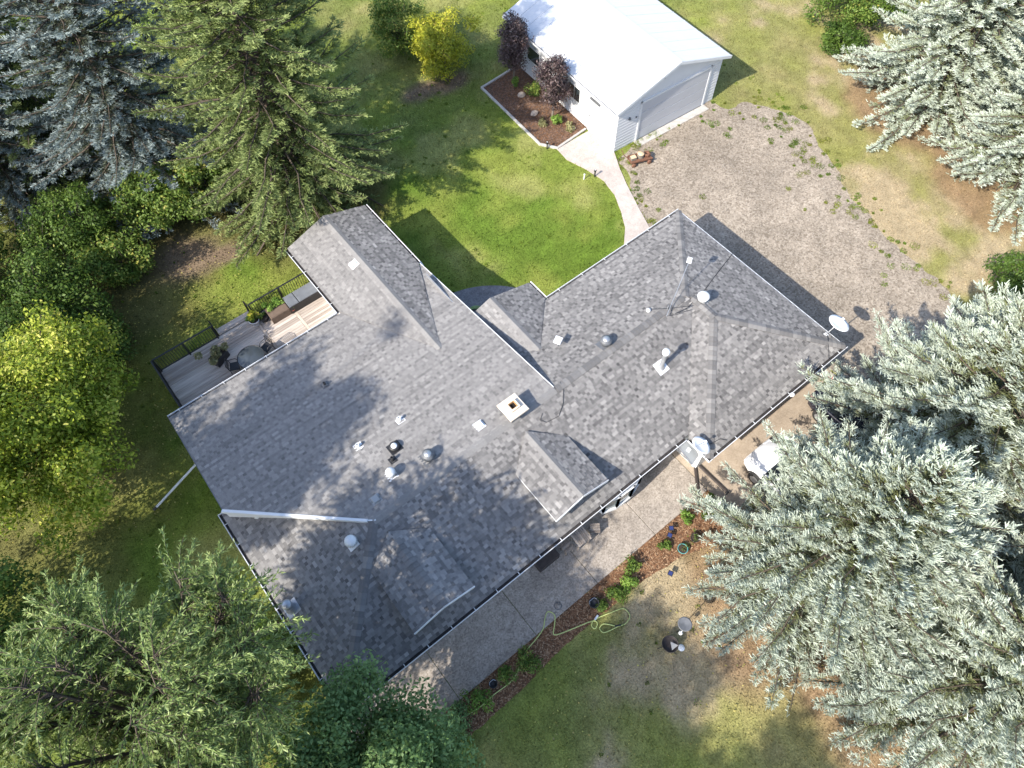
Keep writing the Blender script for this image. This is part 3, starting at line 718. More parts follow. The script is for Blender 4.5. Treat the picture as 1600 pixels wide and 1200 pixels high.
# gutters with hangers
def gutter(a, b, out, name="gutter", tick=.95):
    """a,b: (u,v) of the outer lip line; out: outward unit normal in plan"""
    a, b = Vector((*a, 0)), Vector((*b, 0)); o_ = Vector((*out, 0)); z = ZE+.015
    prof = [(0, .0), (-.012, .0), (-.02, -.085), (-.115, -.085), (-.115, -.075), (-.03, -.075), (-.022, -.012), (0, 0)]
    mb = MB()
    P = [[p+o_*(x)+Vector((0, 0, z+h)) for (x, h) in [(.0, .012), (-.024, .012), (-.034, -.07), (-.145, -.07), (-.145, -.1), (-.01, -.1)]] for p in (a, b)]
    n = 6
    mb.raw(P[0]+P[1], [(i, (i+1) % n, n+(i+1) % n, n+i) for i in range(n)]+[tuple(range(n)), tuple(reversed(range(n, 2*n)))])
    g = hb(mb, name, m_white)
    dm = MB(); D = (b-a).normalized()
    dm.face([a+D*.01-o_*.034+Vector((0, 0, z-.045)), b-D*.01-o_*.034+Vector((0, 0, z-.045)), b-D*.01-o_*.145+Vector((0, 0, z-.04)), a+D*.01-o_*.145+Vector((0, 0, z-.04))])
    hb(dm, "gutter_debris", m_gutter_in, g)
    L = (b-a).length; n = max(1, int(L/tick)); me = None
    for i in range(n):
        p = a+D*(L*(i+.5)/n)
        if me is None:
            h = MB(); h.bar(-o_*.13+Vector((0, 0, .004)), o_*.012+Vector((0, 0, .004)), .025, .012); ob = h.build("gutter_hanger", m_white, g); me = ob.data
        else:
            ob = bpy.data.objects.new("gutter_hanger", me); COL.objects.link(ob); ob.parent = g
        ob.location = p+Vector((0, 0, z+.014))-Vector(HO)
gutter((-3.44, 5.09), (12.34, 5.09), (0, -1)); gutter((-3.46, 5.09), (-3.46, 13.86), (-1, 0)); gutter((-3.46, 13.9), (-3.13, 13.9), (0, 1), tick=.3)
gutter((12.34, 3.9), (12.34, 5.06), (-1, 0), tick=.5); gutter((12.34, 3.9), (20.63, 3.9), (0, -1)); gutter((12.5, 13.86), (20.63, 13.86), (0, 1), tick=1.3)
gutter((12.52, 13.86), (12.52, 14.95), (1, 0), tick=.9); gutter((-3.12, 18.97), (4.87, 18.97), (0, 1)); gutter((4.86, 18.97), (4.86, 23.48), (-1, 0)); gutter((9.34, 19.0), (9.34, 23.48), (1, 0))
mb = MB(); mb.bar((20.56, 3.98, 2.58), (20.56, 13.8, 2.58), .06, .09); hb(mb, "drip_edge", m_white)
mb = MB(); mb.tube([(9.34, 19.05, 2.55), (9.36, 18.85, 2.45), (9.2, 18.7, 2.3), (9.05, 18.65, 2.1), (9.05, 18.65, .1)], .04, 8); hb(mb, "downspout", m_white)
mb = MB(); mb.tube([(-2.95, 13.85, 2.5), (-2.95, 13.6, 2.3), (-2.95, 13.5, .3)], .04, 8); hb(mb, "downspout", m_white)
mb = MB(); mb.tube([(20.25, 13.7, 2.5), (20.18, 13.5, 2.3), (20.18, 13.4, .1)], .04, 8); hb(mb, "downspout", m_white)
mb = MB(); mb.tube([(17.1, 3.9, 2.5), (17.1, 3.87, 2.45)], .05, 8); mb.lathe([(.07, 0), (.09, .04), (.09, .1), (.06, .1)], (17.1, 3.86, 2.52), 10); hb(mb, "rain_outlet", m_white)
# long downspout extension pole lying out from the wall
pole = thing("downspout_extension", "long white rain pipe laid across the grass beside the shingled wall end", "pipe", (-5.6, 17.05, 0))
mb = MB(); mb.tube([(0, 0, .32), (2.9, .55, .95)], .05, 10); mb.build("pipe", m_white, pole)
mb = MB(); mb.tube([(-.12, -.02, .28), (.03, .005, .325)], .065, 10); mb.build("end_elbow", m_black, pole)
mb = MB(); mb.tube([(.06, .01, -.02), (.06, .01, .3)], .022, 8); mb.build("support_stake", m_black, pole)

# ---- roof vents and chimney (parts of the house)
def hpart(mb, name, mat, parent=None): return hb(mb, name, mat, parent)
def skirt(c, w, nrm_axis):   # flat flashing following a slope: (du,dv) gradient of z
    x, y, z = c; gx_, gy_ = nrm_axis; mb = MB()
    V = [(x+a*w, y+b*w, z+a*w*gx_+b*w*gy_+.028) for a, b in ((-1, -1), (1, -1), (1, 1), (-1, 1))]
    V += [(p[0], p[1], p[2]-.03) for p in V]
    mb.raw(V, [(0, 1, 2, 3), (0, 4, 5, 1), (1, 5, 6, 2), (2, 6, 7, 3), (3, 7, 4, 0)]); return mb
GS, GF, GL, GB, GR, GW = (0, -KS), (0, K), (K, 0), (0, -K), (-K, 0), (K, 0)
def mushroom(c, g, r=.2, h=.3, mat=m_darkgrey, cap=m_grey):
    p = hpart(skirt(c, r*1.25, g), "roof_vent", mat)
    mb = MB(); mb.lathe([(r*.75, 0), (r*.75, h*.6), (r, h*.6), (r*1.02, h*.75), (r*.92, h*.95), (r*.5, h*1.05), (0.001, h*1.08)], c, 18); hpart(mb, "vent_body", mat, p)
    mb = MB(); mb.lathe([(r*.6, h*1.0), (r*.58, h*1.09), (.001, h*1.13)], c, 16); hpart(mb, "vent_cap", cap, p)
def turbine(c, g, r=.17, h=.34):
    p = hpart(skirt(c, .2, g), "turbine_vent", m_white)
    mb = MB(); mb.lathe([(.11, -.05), (.11, h*.45)], c, 14); hpart(mb, "vent_neck", m_white, p)
    mb = MB(); mb.lathe([(r*.7, h*.45), (r*.95, h*.6), (r, h*.75), (r*.92, h*.95), (r*.6, h*1.12), (.001, h*1.18)], c, 20)
    hpart(mb, "vent_head", m_white, p)
    mb = MB()
    for k in range(18):
        t = k*2*math.pi/18; q = [(r*.74, h*.47), (r*1.0, h*.6), (r*1.05, h*.75), (r*.97, h*.94)]
        pts = [(c[0]+a*math.cos(t+.15*i), c[1]+a*math.sin(t+.15*i), c[2]+b) for i, (a, b) in enumerate(q)]
        mb.tube(pts, .008, 4)
    hpart(mb, "vent_vane", m_grey, p)
def boxvent(c, g, w=.17, h=.16, mat=m_poly):
    p = hpart(skirt(c, w*1.2, g), "box_vent", mat)
    mb = MB(); mb.box((c[0], c[1], c[2]+h/2), (w*1.7, w*1.7, h), bev=.03); hpart(mb, "vent_hood", mat, p)
def stack(c, g, r=.045, h=.3, mat=m_white):
    p = hpart(skirt(c, r*2.4, g), "pipe_vent", mat)
    mb = MB(); mb.lathe([(r*1.6, 0), (r, .08), (r, h), (r*.7, h), (r*.7, h-.06)], c, 10); hpart(mb, "vent_pipe", mat, p)
boxvent((2.54, 15.87, 3.07), GS, .13, .12, m_darkgrey)
mb = MB(); mb.lathe([(.05, 0), (.05, .2), (.035, .2), (.035, .15)], (2.54, 15.85, 3.12), 10); hpart(mb, "pipe_vent", m_black)
stack((3.93, 12.4, 3.6), GS, .07, .22); stack((2.08, 12.46, 3.59), GS, .07, .22)
mushroom((3.1, 11.48, 3.75), GS, .2, .2, m_black, m_dish); stack((2.76, 11.08, 3.81), GS, .06, .26, m_black)
turbine((2.38, 10.57, 3.88), GS, .19, .4); mushroom((3.82, 10.26, 3.93), GS, .24, .4)
boxvent((1.41, 10.13, 3.95), GS, .16, .14); boxvent((6.07, 10.14, 3.95), GS, .16, .14, m_dish); boxvent((6.72, 20.26, 3.23), GW, .16, .13, m_dish)
turbine((-.1, 9.38, 3.71), GL, .22, .42); mushroom((12.19, 9.85, 3.92), GB, .24, .38)
# chrome chimney vent low on the hip end
c = (-2.98, 9.13, 2.74); p = hpart(skirt(c, .26, GL), "flue_vent", m_grey)
mb = MB(); mb.lathe([(.22, -.04), (.2, .1), (.14, .3), (.15, .32), (.15, .42)], c, 18); hpart(mb, "flue_cone", m_grey, p)
mb = MB(); mb.lathe([(.11, .42), (.11, .58)], c, 14); hpart(mb, "flue_slot", m_black, p)
mb = MB(); mb.lathe([(.17, .58), (.18, .66), (.12, .72), (.001, .73)], c, 18); hpart(mb, "flue_cap", m_grey, p)
# white capped vent near the garage hip
c = (16.75, 8.93, 3.87); p = hpart(skirt(c, .26, GR), "capped_vent", m_white)
mb = MB(); mb.lathe([(.2, -.05), (.2, .22), (.23, .24), (.23, .27), (.19, .29)], c, 18); hpart(mb, "vent_body", m_white, p)
mb = MB(); mb.lathe([(.25, .31), (.26, .36), (.2, .41), (.001, .43)], c, 18); hpart(mb, "vent_cap", m_white, p)
# tall furnace pipe
c = (13.4, 7.82, 3.49); p = hpart(skirt(c, .25, GF), "furnace_flue", m_white)
mb = MB(); mb.lathe([(.16, -.02), (.1, .16), (.1, .2), (.085, .22), (.085, 1.05)], c, 14); hpart(mb, "flue_pipe", m_grey, p)
mb = MB(); mb.lathe([(.13, 1.05), (.15, 1.08), (.15, 1.2), (.1, 1.27), (.001, 1.28)], c, 14); hpart(mb, "flue_cap", m_dish, p)
# chimney
cx, cy = 7.36, 9.72
mb = MB(); mb.box((cx, cy, 4.1), (.62, .62, .7)); ch = hpart(mb, "chimney", m_darkgrey)
mb = MB(); mb.box((cx, cy, 4.5), (.86, .86, .11), bev=.02); hpart(mb, "chimney_cap", m_cream, ch)
mb = MB()
for (dx, dy, w, d) in ((-.17, 0, .05, .39), (.17, 0, .05, .39), (0, -.17, .29, .05), (0, .17, .29, .05)): mb.box((cx+dx, cy+dy, 4.62), (w, d, .16))
hpart(mb, "flue_liner", m_cream, ch)
mb = MB(); mb.box((cx, cy, 4.565), (.29, .29, .02)); hpart(mb, "flue_mouth", m_soot, ch)
mb = MB()
for (dx, dy, w, d) in ((-.13, 0, .02, .29), (.13, 0, .02, .29), (0, -.13, .24, .02), (0, .13, .24, .02)): mb.box((cx+dx, cy+dy, 4.63), (w, d, .11))
hpart(mb, "flue_clay", m_clay, ch)
# step flashing strip on the wall over the entry: dark metal
mb = MB(); mb.box((8.98, 13.9, 2.95), (.03, 8.0, .25)); hpart(mb, "step_flashing", m_grey)

# panel antenna on the back slope
t = thing("panel_antenna", "small white square panel on a post over the entry roof", "antenna", (10.85, 11.2, 3.42))
mb = MB(); mb.tube([(0, 0, -.05), (0, 0, .42)], .02, 8); mb.build("post", m_grey, t)
mb = MB(); mb.box((0, 0, .5), (.36, .30, .05), rz=R(28), bev=.015); mb.build("panel", m_dish, t)
# satellite dishes
def dish(loc, rz, label, tilt, a=.36, b=.42, h=.5, off=.28, lean=.0):
    t = thing("satellite_dish", label, "satellite dish", loc, rz, "satellite dishes on the roof")
    M = Matrix.Rotation(R(90-tilt), 4, 'Y') @ Matrix.Diagonal((a, b, 1, 1))
    c = (off, 0, h)
    mb = MB(); prof = [(0.001, -.075), (.35, -.062), (.7, -.03), (1.0, .0), (1.0, -.012), (.7, -.042), (.35, -.074), (.001, -.088)]
    mb.lathe(prof, c, 28, M=M, closed=True); mb.build("reflector", m_dish, t)
    mb = MB(); mb.tube([(-.05, 0, -.06), (0, 0, .1), (off-.08, 0, h-.05)], .025, 8); mb.build("mast", m_grey, t)
    mb = MB(); mb.box((-.05, 0, .0), (.2, .16, .03)); mb.build("foot_plate", m_dish, t)
    ax = (Matrix.Rotation(R(90-tilt), 4, 'Y') @ Vector((0, 0, 1)))
    q = Vector(c)+ax*.42+Vector((0, 0, -.18))
    mb = MB(); mb.tube([Vector(c)+(Matrix.Rotation(R(90-tilt), 4, 'Y') @ Vector((a*.95, 0, -.03))), q], .012, 6); mb.build("feed_arm", m_grey, t)
    mb = MB(); mb.box(q, (.07, .1, .07), bev=.01); mb.build("feed_horn", m_dish, t)
    return t
dish((20.35, 4.85, 2.72), R(-10), "white satellite dish beside the garage corner above the gravel drive", 75, a=.42, b=.47, h=.55, off=.42)
dish((12.62, 4.42, 2.78), R(165), "white satellite dish above the grey canopy in the roof notch", 110, a=.36, b=.4, h=.38, off=.28)
# yagi antenna with cables
t = thing("tv_antenna", "thin television antenna boom with dangling black cables on the ridge", "antenna", (15.2, 9.45, 4.06))
A_, B_ = Vector((-.3, -.25, .1)), Vector((2.0, .9, .75))
mb = MB(); mb.tube([(0, 0, -.05), (.02, 0, .25)], .02, 6); mb.tube([A_, B_], .016, 6); mb.build("boom", m_grey, t)
mb = MB(); mb.box(B_, (.26, .2, .12), rz=R(30), bev=.02); mb.build("amplifier_box", m_dish, t)
mb = MB()
for (p, q) in (((-.1, .1, .06), (.85, -.5, .06)), ((.85, -.5, .06), (.1, -.35, .03)), ((.1, -.35, .03), (.7, -.62, .04)), ((-.1, .1, .06), (-.5, .45, .0)), ((-.3, -.25, .1), (.3, -.5, .02))):
    p, q = Vector(p), Vector(q); m_ = (p+q)/2+Vector((0, 0, -.02)); mb.tube([p, m_, q], .012, 5)
mb.build("cable", m_wire, t)
mb = MB(); mb.lathe([(.001, -.02), (.09, 0), (.1, .08), (.05, .12), (.001, .13)], (-.55, .5, -.14), 10); mb.build("splitter_cap", m_dish, t)
t = tag(MB().tube([(15.9, 9.0, 4.05), (17.3, 9.3, 3.73), (18.8, 9.8, 3.24), (20.55, 10.35, 2.66)], .014, 5).build("roof_cable", m_wire), "black cable crossing the garage hip down to the gravel side eave", "cable")
t = tag(MB().tube([(9.6, 9.62, 4.08), (9.5, 9.3, 4.03), (9.15, 8.9, 3.9), (8.7, 8.62, 3.80), (8.15, 8.7, 3.84), (8.0, 8.9, 3.9), (8.25, 9.05, 3.93)], .010, 5).build("roof_cable", m_wire), "looping black cable lying between chimney and sunlit dormer", "cable")
t = tag(MB().tube([(20.35, 4.85, 2.75), (20.1, 4.6, 2.83), (19.7, 4.2, 2.72), (19.5, 4.0, 2.66)], .012, 5).build("roof_cable", m_wire), "short black cable trailing from the garage corner dish to the gutter", "cable")
t = tag(MB().tube([(12.62, 4.42, 2.8), (12.95, 4.35, 2.82), (13.3, 4.3, 2.76), (13.5, 4.1, 2.7)], .012, 5).build("roof_cable", m_wire), "short black cable trailing from the dish above the canopy", "cable")

# bay window on the front wall
t = thing("bay_window", "white framed glazed bay window jutting past the front eave", "bay window", (9.35, 5.6, 0))
pts = [(-1.05, 0), (-.98, -.28), (-.42, -.46), (.3, -.48), (.95, -.28), (1.08, 0)]
mb = MB(); mb.prism([(p[0]*1.02, p[1]*1.06) for p in pts], .62, .80); mb.build("sill", m_white, t)
mb = MB(); mb.prism(pts, 2.05, 2.2); mb.build("head", m_white, t)
for i, (p, q) in enumerate(zip(pts[:-1], pts[1:])):
    mb = MB()
    for s in (p, q): mb.bar((s[0], s[1]*.98, .8), (s[0], s[1]*.98, 2.05), .09, .09)
    mb.bar((p[0], p[1], .84), (q[0], q[1], .84), .09, .08); mb.bar((p[0], p[1], 2.0), (q[0], q[1], 2.0), .09, .08)
    fr = mb.build("window_frame", m_white, t)
    mb = MB(); mb.raw([(p[0], p[1]*.95, .85), (q[0], q[1]*.95, .85), (q[0], q[1]*.95, 2.0), (p[0], p[1]*.95, 2.0)], [(0, 1, 2, 3)]); mb.build("pane", m_palelglass, fr)

# translucent canopy in the notch + gate
t = thing("door_canopy", "grey translucent lean-to canopy tucked into the roof notch", "canopy", (12.25, 4.75, 0))
mb = MB(); mb.raw([(-.32, -.42, 2.22), (.16, -.3, 2.22), (.22, .42, 2.42), (-.26, .38, 2.42), (-.32, -.42, 2.19), (.16, -.3, 2.19), (.22, .42, 2.39), (-.26, .38, 2.39)], [(0, 1, 2, 3), (7, 6, 5, 4), (0, 4, 5, 1), (1, 5, 6, 2), (2, 6, 7, 3), (3, 7, 4, 0)]); mb.build("sheet", m_poly, t)
mb = MB(); mb.bar((-.32, -.43, 2.2), (.16, -.31, 2.2), .04, .06); mb.bar((-.33, -.42, 2.2), (-.27, .38, 2.4), .04, .06); mb.bar((.17, -.3, 2.2), (.23, .42, 2.4), .04, .06); mb.build("frame", m_grey, t)
mb = MB(); mb.box((-.03, .06, 2.345), (.17, .15, .03), rz=.2); mb.build("lamp_box", m_dish, t)
mb = MB(); mb.bar((-.2, .84, 1.9), (-.3, -.3, 2.2), .03, .03); mb.build("bracket", m_grey, t)

def drain(a, b, label):
    t = thing("drain_pipe", label, "drain pipe", (a[0], a[1], .04), math.atan2(b[1]-a[1], b[0]-a[0]), "dark drain pipes on the driveway")
    L = math.hypot(b[0]-a[0], b[1]-a[1])
    mb = MB(); mb.box((L/2, 0, .05), (L, .13, .08), bev=.03); mb.build("pipe", m_darkwood, t)
    mb = MB(); mb.box((L-.03, 0, .05), (.08, .16, .1), bev=.02); mb.build("end_cap", m_black, t)
drain((13.12, 4.66), (13.16, 2.85), "dark flat drain pipe running straight across the concrete to the mulch")
drain((13.02, 4.6), (12.05, 3.42), "dark flat drain pipe slanting over the sidewalk corner to the mulch")

# ------------------------------------------------------------------ rear deck
deck = thing("deck", "weathered wooden plank deck raised behind the house", "deck", (1.1, 20.6, 0))
ZD = .6
me = {}
for (x0, x1) in ((-2.66, 2.02), (2.16, 3.71), (3.85, 5.28)):
    y_ = 18.5; i = 0
    while y_ < 22.75:
        key = (x0,)
        if key not in me:
            mb = MB(); mb.box((0, 0, 0), (x1-x0-.008, .135, .035), bev=.006); ob = mb.build("plank", m_plank, deck); me[key] = ob.data
        else: ob = bpy.data.objects.new("plank", me[key]); COL.objects.link(ob); ob.parent = deck
        ob.location = ((x0+x1)/2-1.1, y_+.07-20.6, ZD-.018+rnd.uniform(-.002, .002)); y_ += .142
for x in (2.09, 3.78):
    mb = MB(); mb.box((0, 0, 0), (.13, 4.26, .035), bev=.006); ob = mb.build("divider_plank", m_plank_y, deck); ob.location = (x-1.1, 20.63-20.6, ZD-.017)
mb = MB(); mb.box((1.3-1.1, 22.79-20.6, .44), (7.95, .04, .28)); mb.build("rim_board", m_oldwood, deck)
mb = MB(); mb.box((-2.68-1.1, 20.6-20.6, .44), (.04, 4.3, .28)); mb.build("rim_board", m_oldwood_y, deck)
for i in range(4):   # landing step boards out to the lawn
    mb = MB(); mb.box((1.22-1.1, 22.9+i*.145-20.6, ZD-.02-(0 if i < 2 else .2)), (1.7, .135, .04), bev=.006); mb.build("step_plank", m_plank, deck)
for x in (.4, 2.05):
    mb = MB(); mb.box((x-1.1, 23.1-20.6, .26), (.04, .6, .5)); mb.build("stair_stringer", m_oldwood, deck)

def railing(a, b, label):
    a, b = Vector((*a, 0)), Vector((*b, 0)); L = (b-a).length; ang = math.atan2(b.y-a.y, b.x-a.x)
    t = thing("deck_railing", label, "railing", (a.x, a.y, ZD), ang, "black deck railings")
    mb = MB(); mb.box((L/2, 0, .95), (L, .07, .045), bev=.01); mb.build("top_rail", m_dark, t)
    mb = MB(); mb.box((L/2, 0, .1), (L, .04, .04)); mb.build("bottom_rail", m_dark, t)
    n = max(2, int(round(L/1.5))+1); pm = None
    for i in range(n):
        if pm is None: mb = MB(); mb.box((0, 0, .46), (.065, .065, .96)); ob = mb.build("post", m_dark, t); pm = ob.data
        else: ob = bpy.data.objects.new("post", pm); COL.objects.link(ob); ob.parent = t
        ob.location = (.033+(L-.066)*i/(n-1), 0, 0)
    pm = None; nb = int(L/.115)
    for i in range(1, nb):
        if pm is None: mb = MB(); mb.box((0, 0, .52), (.02, .02, .84)); ob = mb.build("baluster", m_dark, t); pm = ob.data
        else: ob = bpy.data.objects.new("baluster", pm); COL.objects.link(ob); ob.parent = t
        ob.location = (L*i/nb, 0, 0)
    return t
railing((-2.64, 19.0), (-2.64, 22.72), "black metal railing closing the deck end toward the yellow-green tree")
railing((-2.6, 22.72), (.28, 22.72), "black metal railing between deck corner and the steps, behind the shrub pot")
railing((2.12, 22.72), (5.25, 22.72), "black metal railing behind the raised planter and storage bench")
def stair_rail(x, label):
    t = thing("stair_handrail", label, "handrail", (x, 22.72, 0))
    mb = MB(); mb.bar((0, 0, 1.55), (0, .62, 1.2), .06, .045); mb.build("top_rail", m_dark, t)
    mb = MB(); mb.box((0, .62, .6), (.06, .06, 1.2)); mb.build("post", m_dark, t)
    mb = MB()
    for i in range(1, 5): mb.box((0, i*.12, 1.05-i*.04), (.02, .02, .8-i*.03))
    mb.build("baluster", m_dark, t)
stair_rail(.32, "short black handrail of the deck steps, shrub pot side"); stair_rail(2.08, "short black handrail of the deck steps, flower pot side")

# ---- leafy plants
def leaves_np(C, Rad, n, size, aspect=.6, up=.5, seed=0, tone0=.5, tonevar=.2, shell=.35, zsq=.8):
    """diamond leaves filling spheres C with radii Rad; returns V,F,tone"""
    r = np.random.default_rng(seed); V_, T_ = [], []
    m = len(C); idx = r.integers(0, m, n) if np.isscalar(Rad) else r.choice(m, n, p=(Rad**2)/np.sum(Rad**2))
    R_ = np.full(m, Rad) if np.isscalar(Rad) else Rad
    d = r.normal(size=(n, 3)); d /= np.linalg.norm(d, axis=1)[:, None]
    rad = (shell+(1-shell)*r.random(n))**.7*R_[idx]
    P = C[idx]+d*rad[:, None]*np.array([1, 1, zsq])
    nr = d*.9+np.array([0, 0, up])+r.normal(size=(n, 3))*.55; nr /= np.linalg.norm(nr, axis=1)[:, None]
    t = r.normal(size=(n, 3)); t -= nr*np.sum(t*nr, 1)[:, None]; t /= np.linalg.norm(t, axis=1)[:, None]; b = np.cross(nr, t)
    s = size*r.uniform(.65, 1.35, n)[:, None]
    V = np.stack([P-t*s, P+b*s*aspect-nr*s*.12, P+t*s, P-b*s*aspect-nr*s*.12], 1).reshape(-1, 3)
    ct = r.normal(0, tonevar*.7, m)
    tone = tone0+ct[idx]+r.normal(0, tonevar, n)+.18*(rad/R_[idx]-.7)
    return V, np.arange(4*n).reshape(-1, 4), tone

def plant(name, label, cat, loc, h, r, n, leaf, mat, seed, group=None, nclump=8, stem=m_twig, tone0=.5, tall=1.0):
    t = thing(name, label, cat, loc, 0, group)
    q = np.random.default_rng(seed)
    C = np.stack([q.normal(0, r*.4, nclump), q.normal(0, r*.4, nclump), q.uniform(h*.35, h*.8, nclump)], 1)
    V, F, T = leaves_np(C, np.full(nclump, r*.5)*q.uniform(.7, 1.2, nclump), n, leaf, .45, .6, seed, tone0, .18, zsq=tall)
    V[:, 2] = np.maximum(V[:, 2], .01)
    np_mesh("foliage", V, F, mat, t, tone=T)
    mb = MB()
    for c in C[:6]: mb.tube([(0, 0, -.02), (c[0]*.4, c[1]*.4, c[2]*.6), tuple(c)], [.02*h+.006, .012*h+.004, .004], 5)
    mb.build("stem", stem, t)
    return t

# deck furniture
t = thing("patio_table", "round dark glass patio table on the deck beside the eave", "table", (.9, 20.3, ZD))
mb = MB(); mb.lathe([(.001, .70), (.58, .70), (.6, .715), (.58, .73), (.001, .73)], (0, 0, 0), 32); mb.build("table_top", M_plain("smoked_glass_top", (.05, .06, .07), .18, .2, 3, spec=.6), t)
mb = MB(); mb.lathe([(.585, .695), (.615, .7), (.615, .735), (.585, .74), (.585, .695)], (0, 0, 0), 32, closed=True); mb.build("rim", m_dark, t)
for k in range(4):
    a = k*math.pi/2+.6; mb = MB(); mb.tube([(.22*math.cos(a), .22*math.sin(a), .69), (.3*math.cos(a), .3*math.sin(a), .35), (.42*math.cos(a), .42*math.sin(a), 0)], .018, 6); mb.build("leg", m_dark, t)
def chair(loc, rz, label):
    t = thing("patio_chair", label, "chair", loc, rz, "patio chairs by the round table")
    mb = MB(); mb.box((0, 0, .43), (.44, .44, .03), bev=.01); mb.build("seat", m_dark, t)
    mb = MB(); mb.tube([(-.2, -.22, .43), (-.27, -.22, .85), (-.28, 0, .92), (-.27, .22, .85), (-.2, .22, .43)], .018, 6); mb.build("back_frame", m_dark, t)
    for i in range(5):
        y_ = -.15+i*.075; mb = MB(); mb.box((-.25, y_, .66), (.012, .035, .42)); mb.build("back_slat", m_dark, t)
    for sx in (-1, 1):
        for sy in (-1, 1):
            mb = MB(); mb.tube([(.19*sx, .2*sy, .43), (.22*sx, .22*sy, 0)], .015, 6); mb.build("leg", m_dark, t)
        mb = MB(); mb.tube([(-.25, .23*sx, .64), (.1, .24*sx, .66), (.2, .22*sx, .45)], .016, 6); mb.build("armrest", m_dark, t)
chair((1.72, 20.55, ZD), R(200), "black metal patio chair on the storage bench side of the round table")
chair((.12, 20.55, ZD), R(-25), "black metal patio chair on the shrub pot side of the round table")
t = thing("storage_bench", "long charcoal storage bench against the railing", "storage bench", (4.42, 22.05, ZD), 0)
mb = MB(); mb.box((0, 0, .24), (1.62, .66, .48), bev=.01); mb.build("body", m_black, t)
mb = MB(); mb.box((-.56, .02, .51), (.5, .7, .07), bev=.02); mb.build("lid", m_cushion, t)
mb = MB(); mb.box((.27, .02, .51), (1.1, .7, .07), bev=.02); mb.build("lid", m_cushion, t)
t = thing("raised_planter", "brown raised planter box with leafy herbs on the deck", "planter", (3.12, 22.1, ZD))
mb = MB(); mb.box((0, 0, .22), (.95, .7, .44), bev=.01); mb.build("box", m_brownbox, t)
mb = MB(); mb.box((0, 0, .445), (.88, .63, .02)); mb.build("soil", m_brownbox, t)
C = np.stack([rng.uniform(-.4, .4, 9), rng.uniform(.12, .38, 9), rng.uniform(.5, .72, 9)], 1)
V, F, T = leaves_np(C, np.full(9, .16), 900, .05, .5, .6, 5, .5, .2); np_mesh("foliage", V, F, m_fresh, t, tone=T)
def potted(name, label, loc, r, h, potm, mat, n, leaf, fh, seed, square=False, rz=0, flower=None, tone0=.5):
    t = thing(name, label, "potted plant", loc, rz)
    mb = MB()
    if square: mb.box((0, 0, h/2), (r*2, r*1.3, h), bev=.015)
    else: mb.lathe([(r*.72, 0), (r, h*.93), (r*1.06, h*.93), (r*1.06, h), (r*.93, h), (r*.9, h*.9)], (0, 0, 0), 18)
    mb.build("pot", potm, t)
    mb = MB()
    if square: mb.box((0, 0, h-.0), (r*1.85, r*1.15, .02))
    else: mb.lathe([(r*.93, h*.9), (.001, h*.92)], (0, 0, 0), 16)
    mb.build("soil", m_soil, t)
    q = np.random.default_rng(seed); C = np.stack([q.normal(0, r*.55, 8), q.normal(0, r*.4, 8), h+q.uniform(.05, fh, 8)], 1)
    V, F, T = leaves_np(C, np.full(8, r*.55), n, leaf, .45, .5, seed, tone0, .22); np_mesh("foliage", V, F, mat, t, tone=T)
    if flower:
        V, F, T = leaves_np(C[:4]+np.array([0, 0, .1]), np.full(4, r*.5), 160, leaf*1.3, .8, .9, seed+1, .7, .2); np_mesh("flowers", V, F, flower, t, tone=T)
    return t
potted("square_planter", "square black pot with straw coloured shrub beside the railing", (-.2, 21.6, ZD), .38, .42, m_black, m_straw, 1100, .06, .5, 3, True, R(25))
potted("flower_pot", "pot of pale yellow flowers beside the deck steps", (2.0, 22.35, ZD), .24, .32, m_dish, m_fresh, 700, .05, .3, 4, flower=m_yellow)
potted("flower_pot", "dark pot of small leafy plants between yellow flowers and raised planter", (2.42, 22.25, ZD), .22, .3, m_black, m_leaf, 500, .045, .22, 8)
potted("red_pot", "small red pot with green leaves between planter and storage bench", (3.72, 21.85, ZD), .14, .22, m_terra, m_fresh, 420, .045, .25, 6)

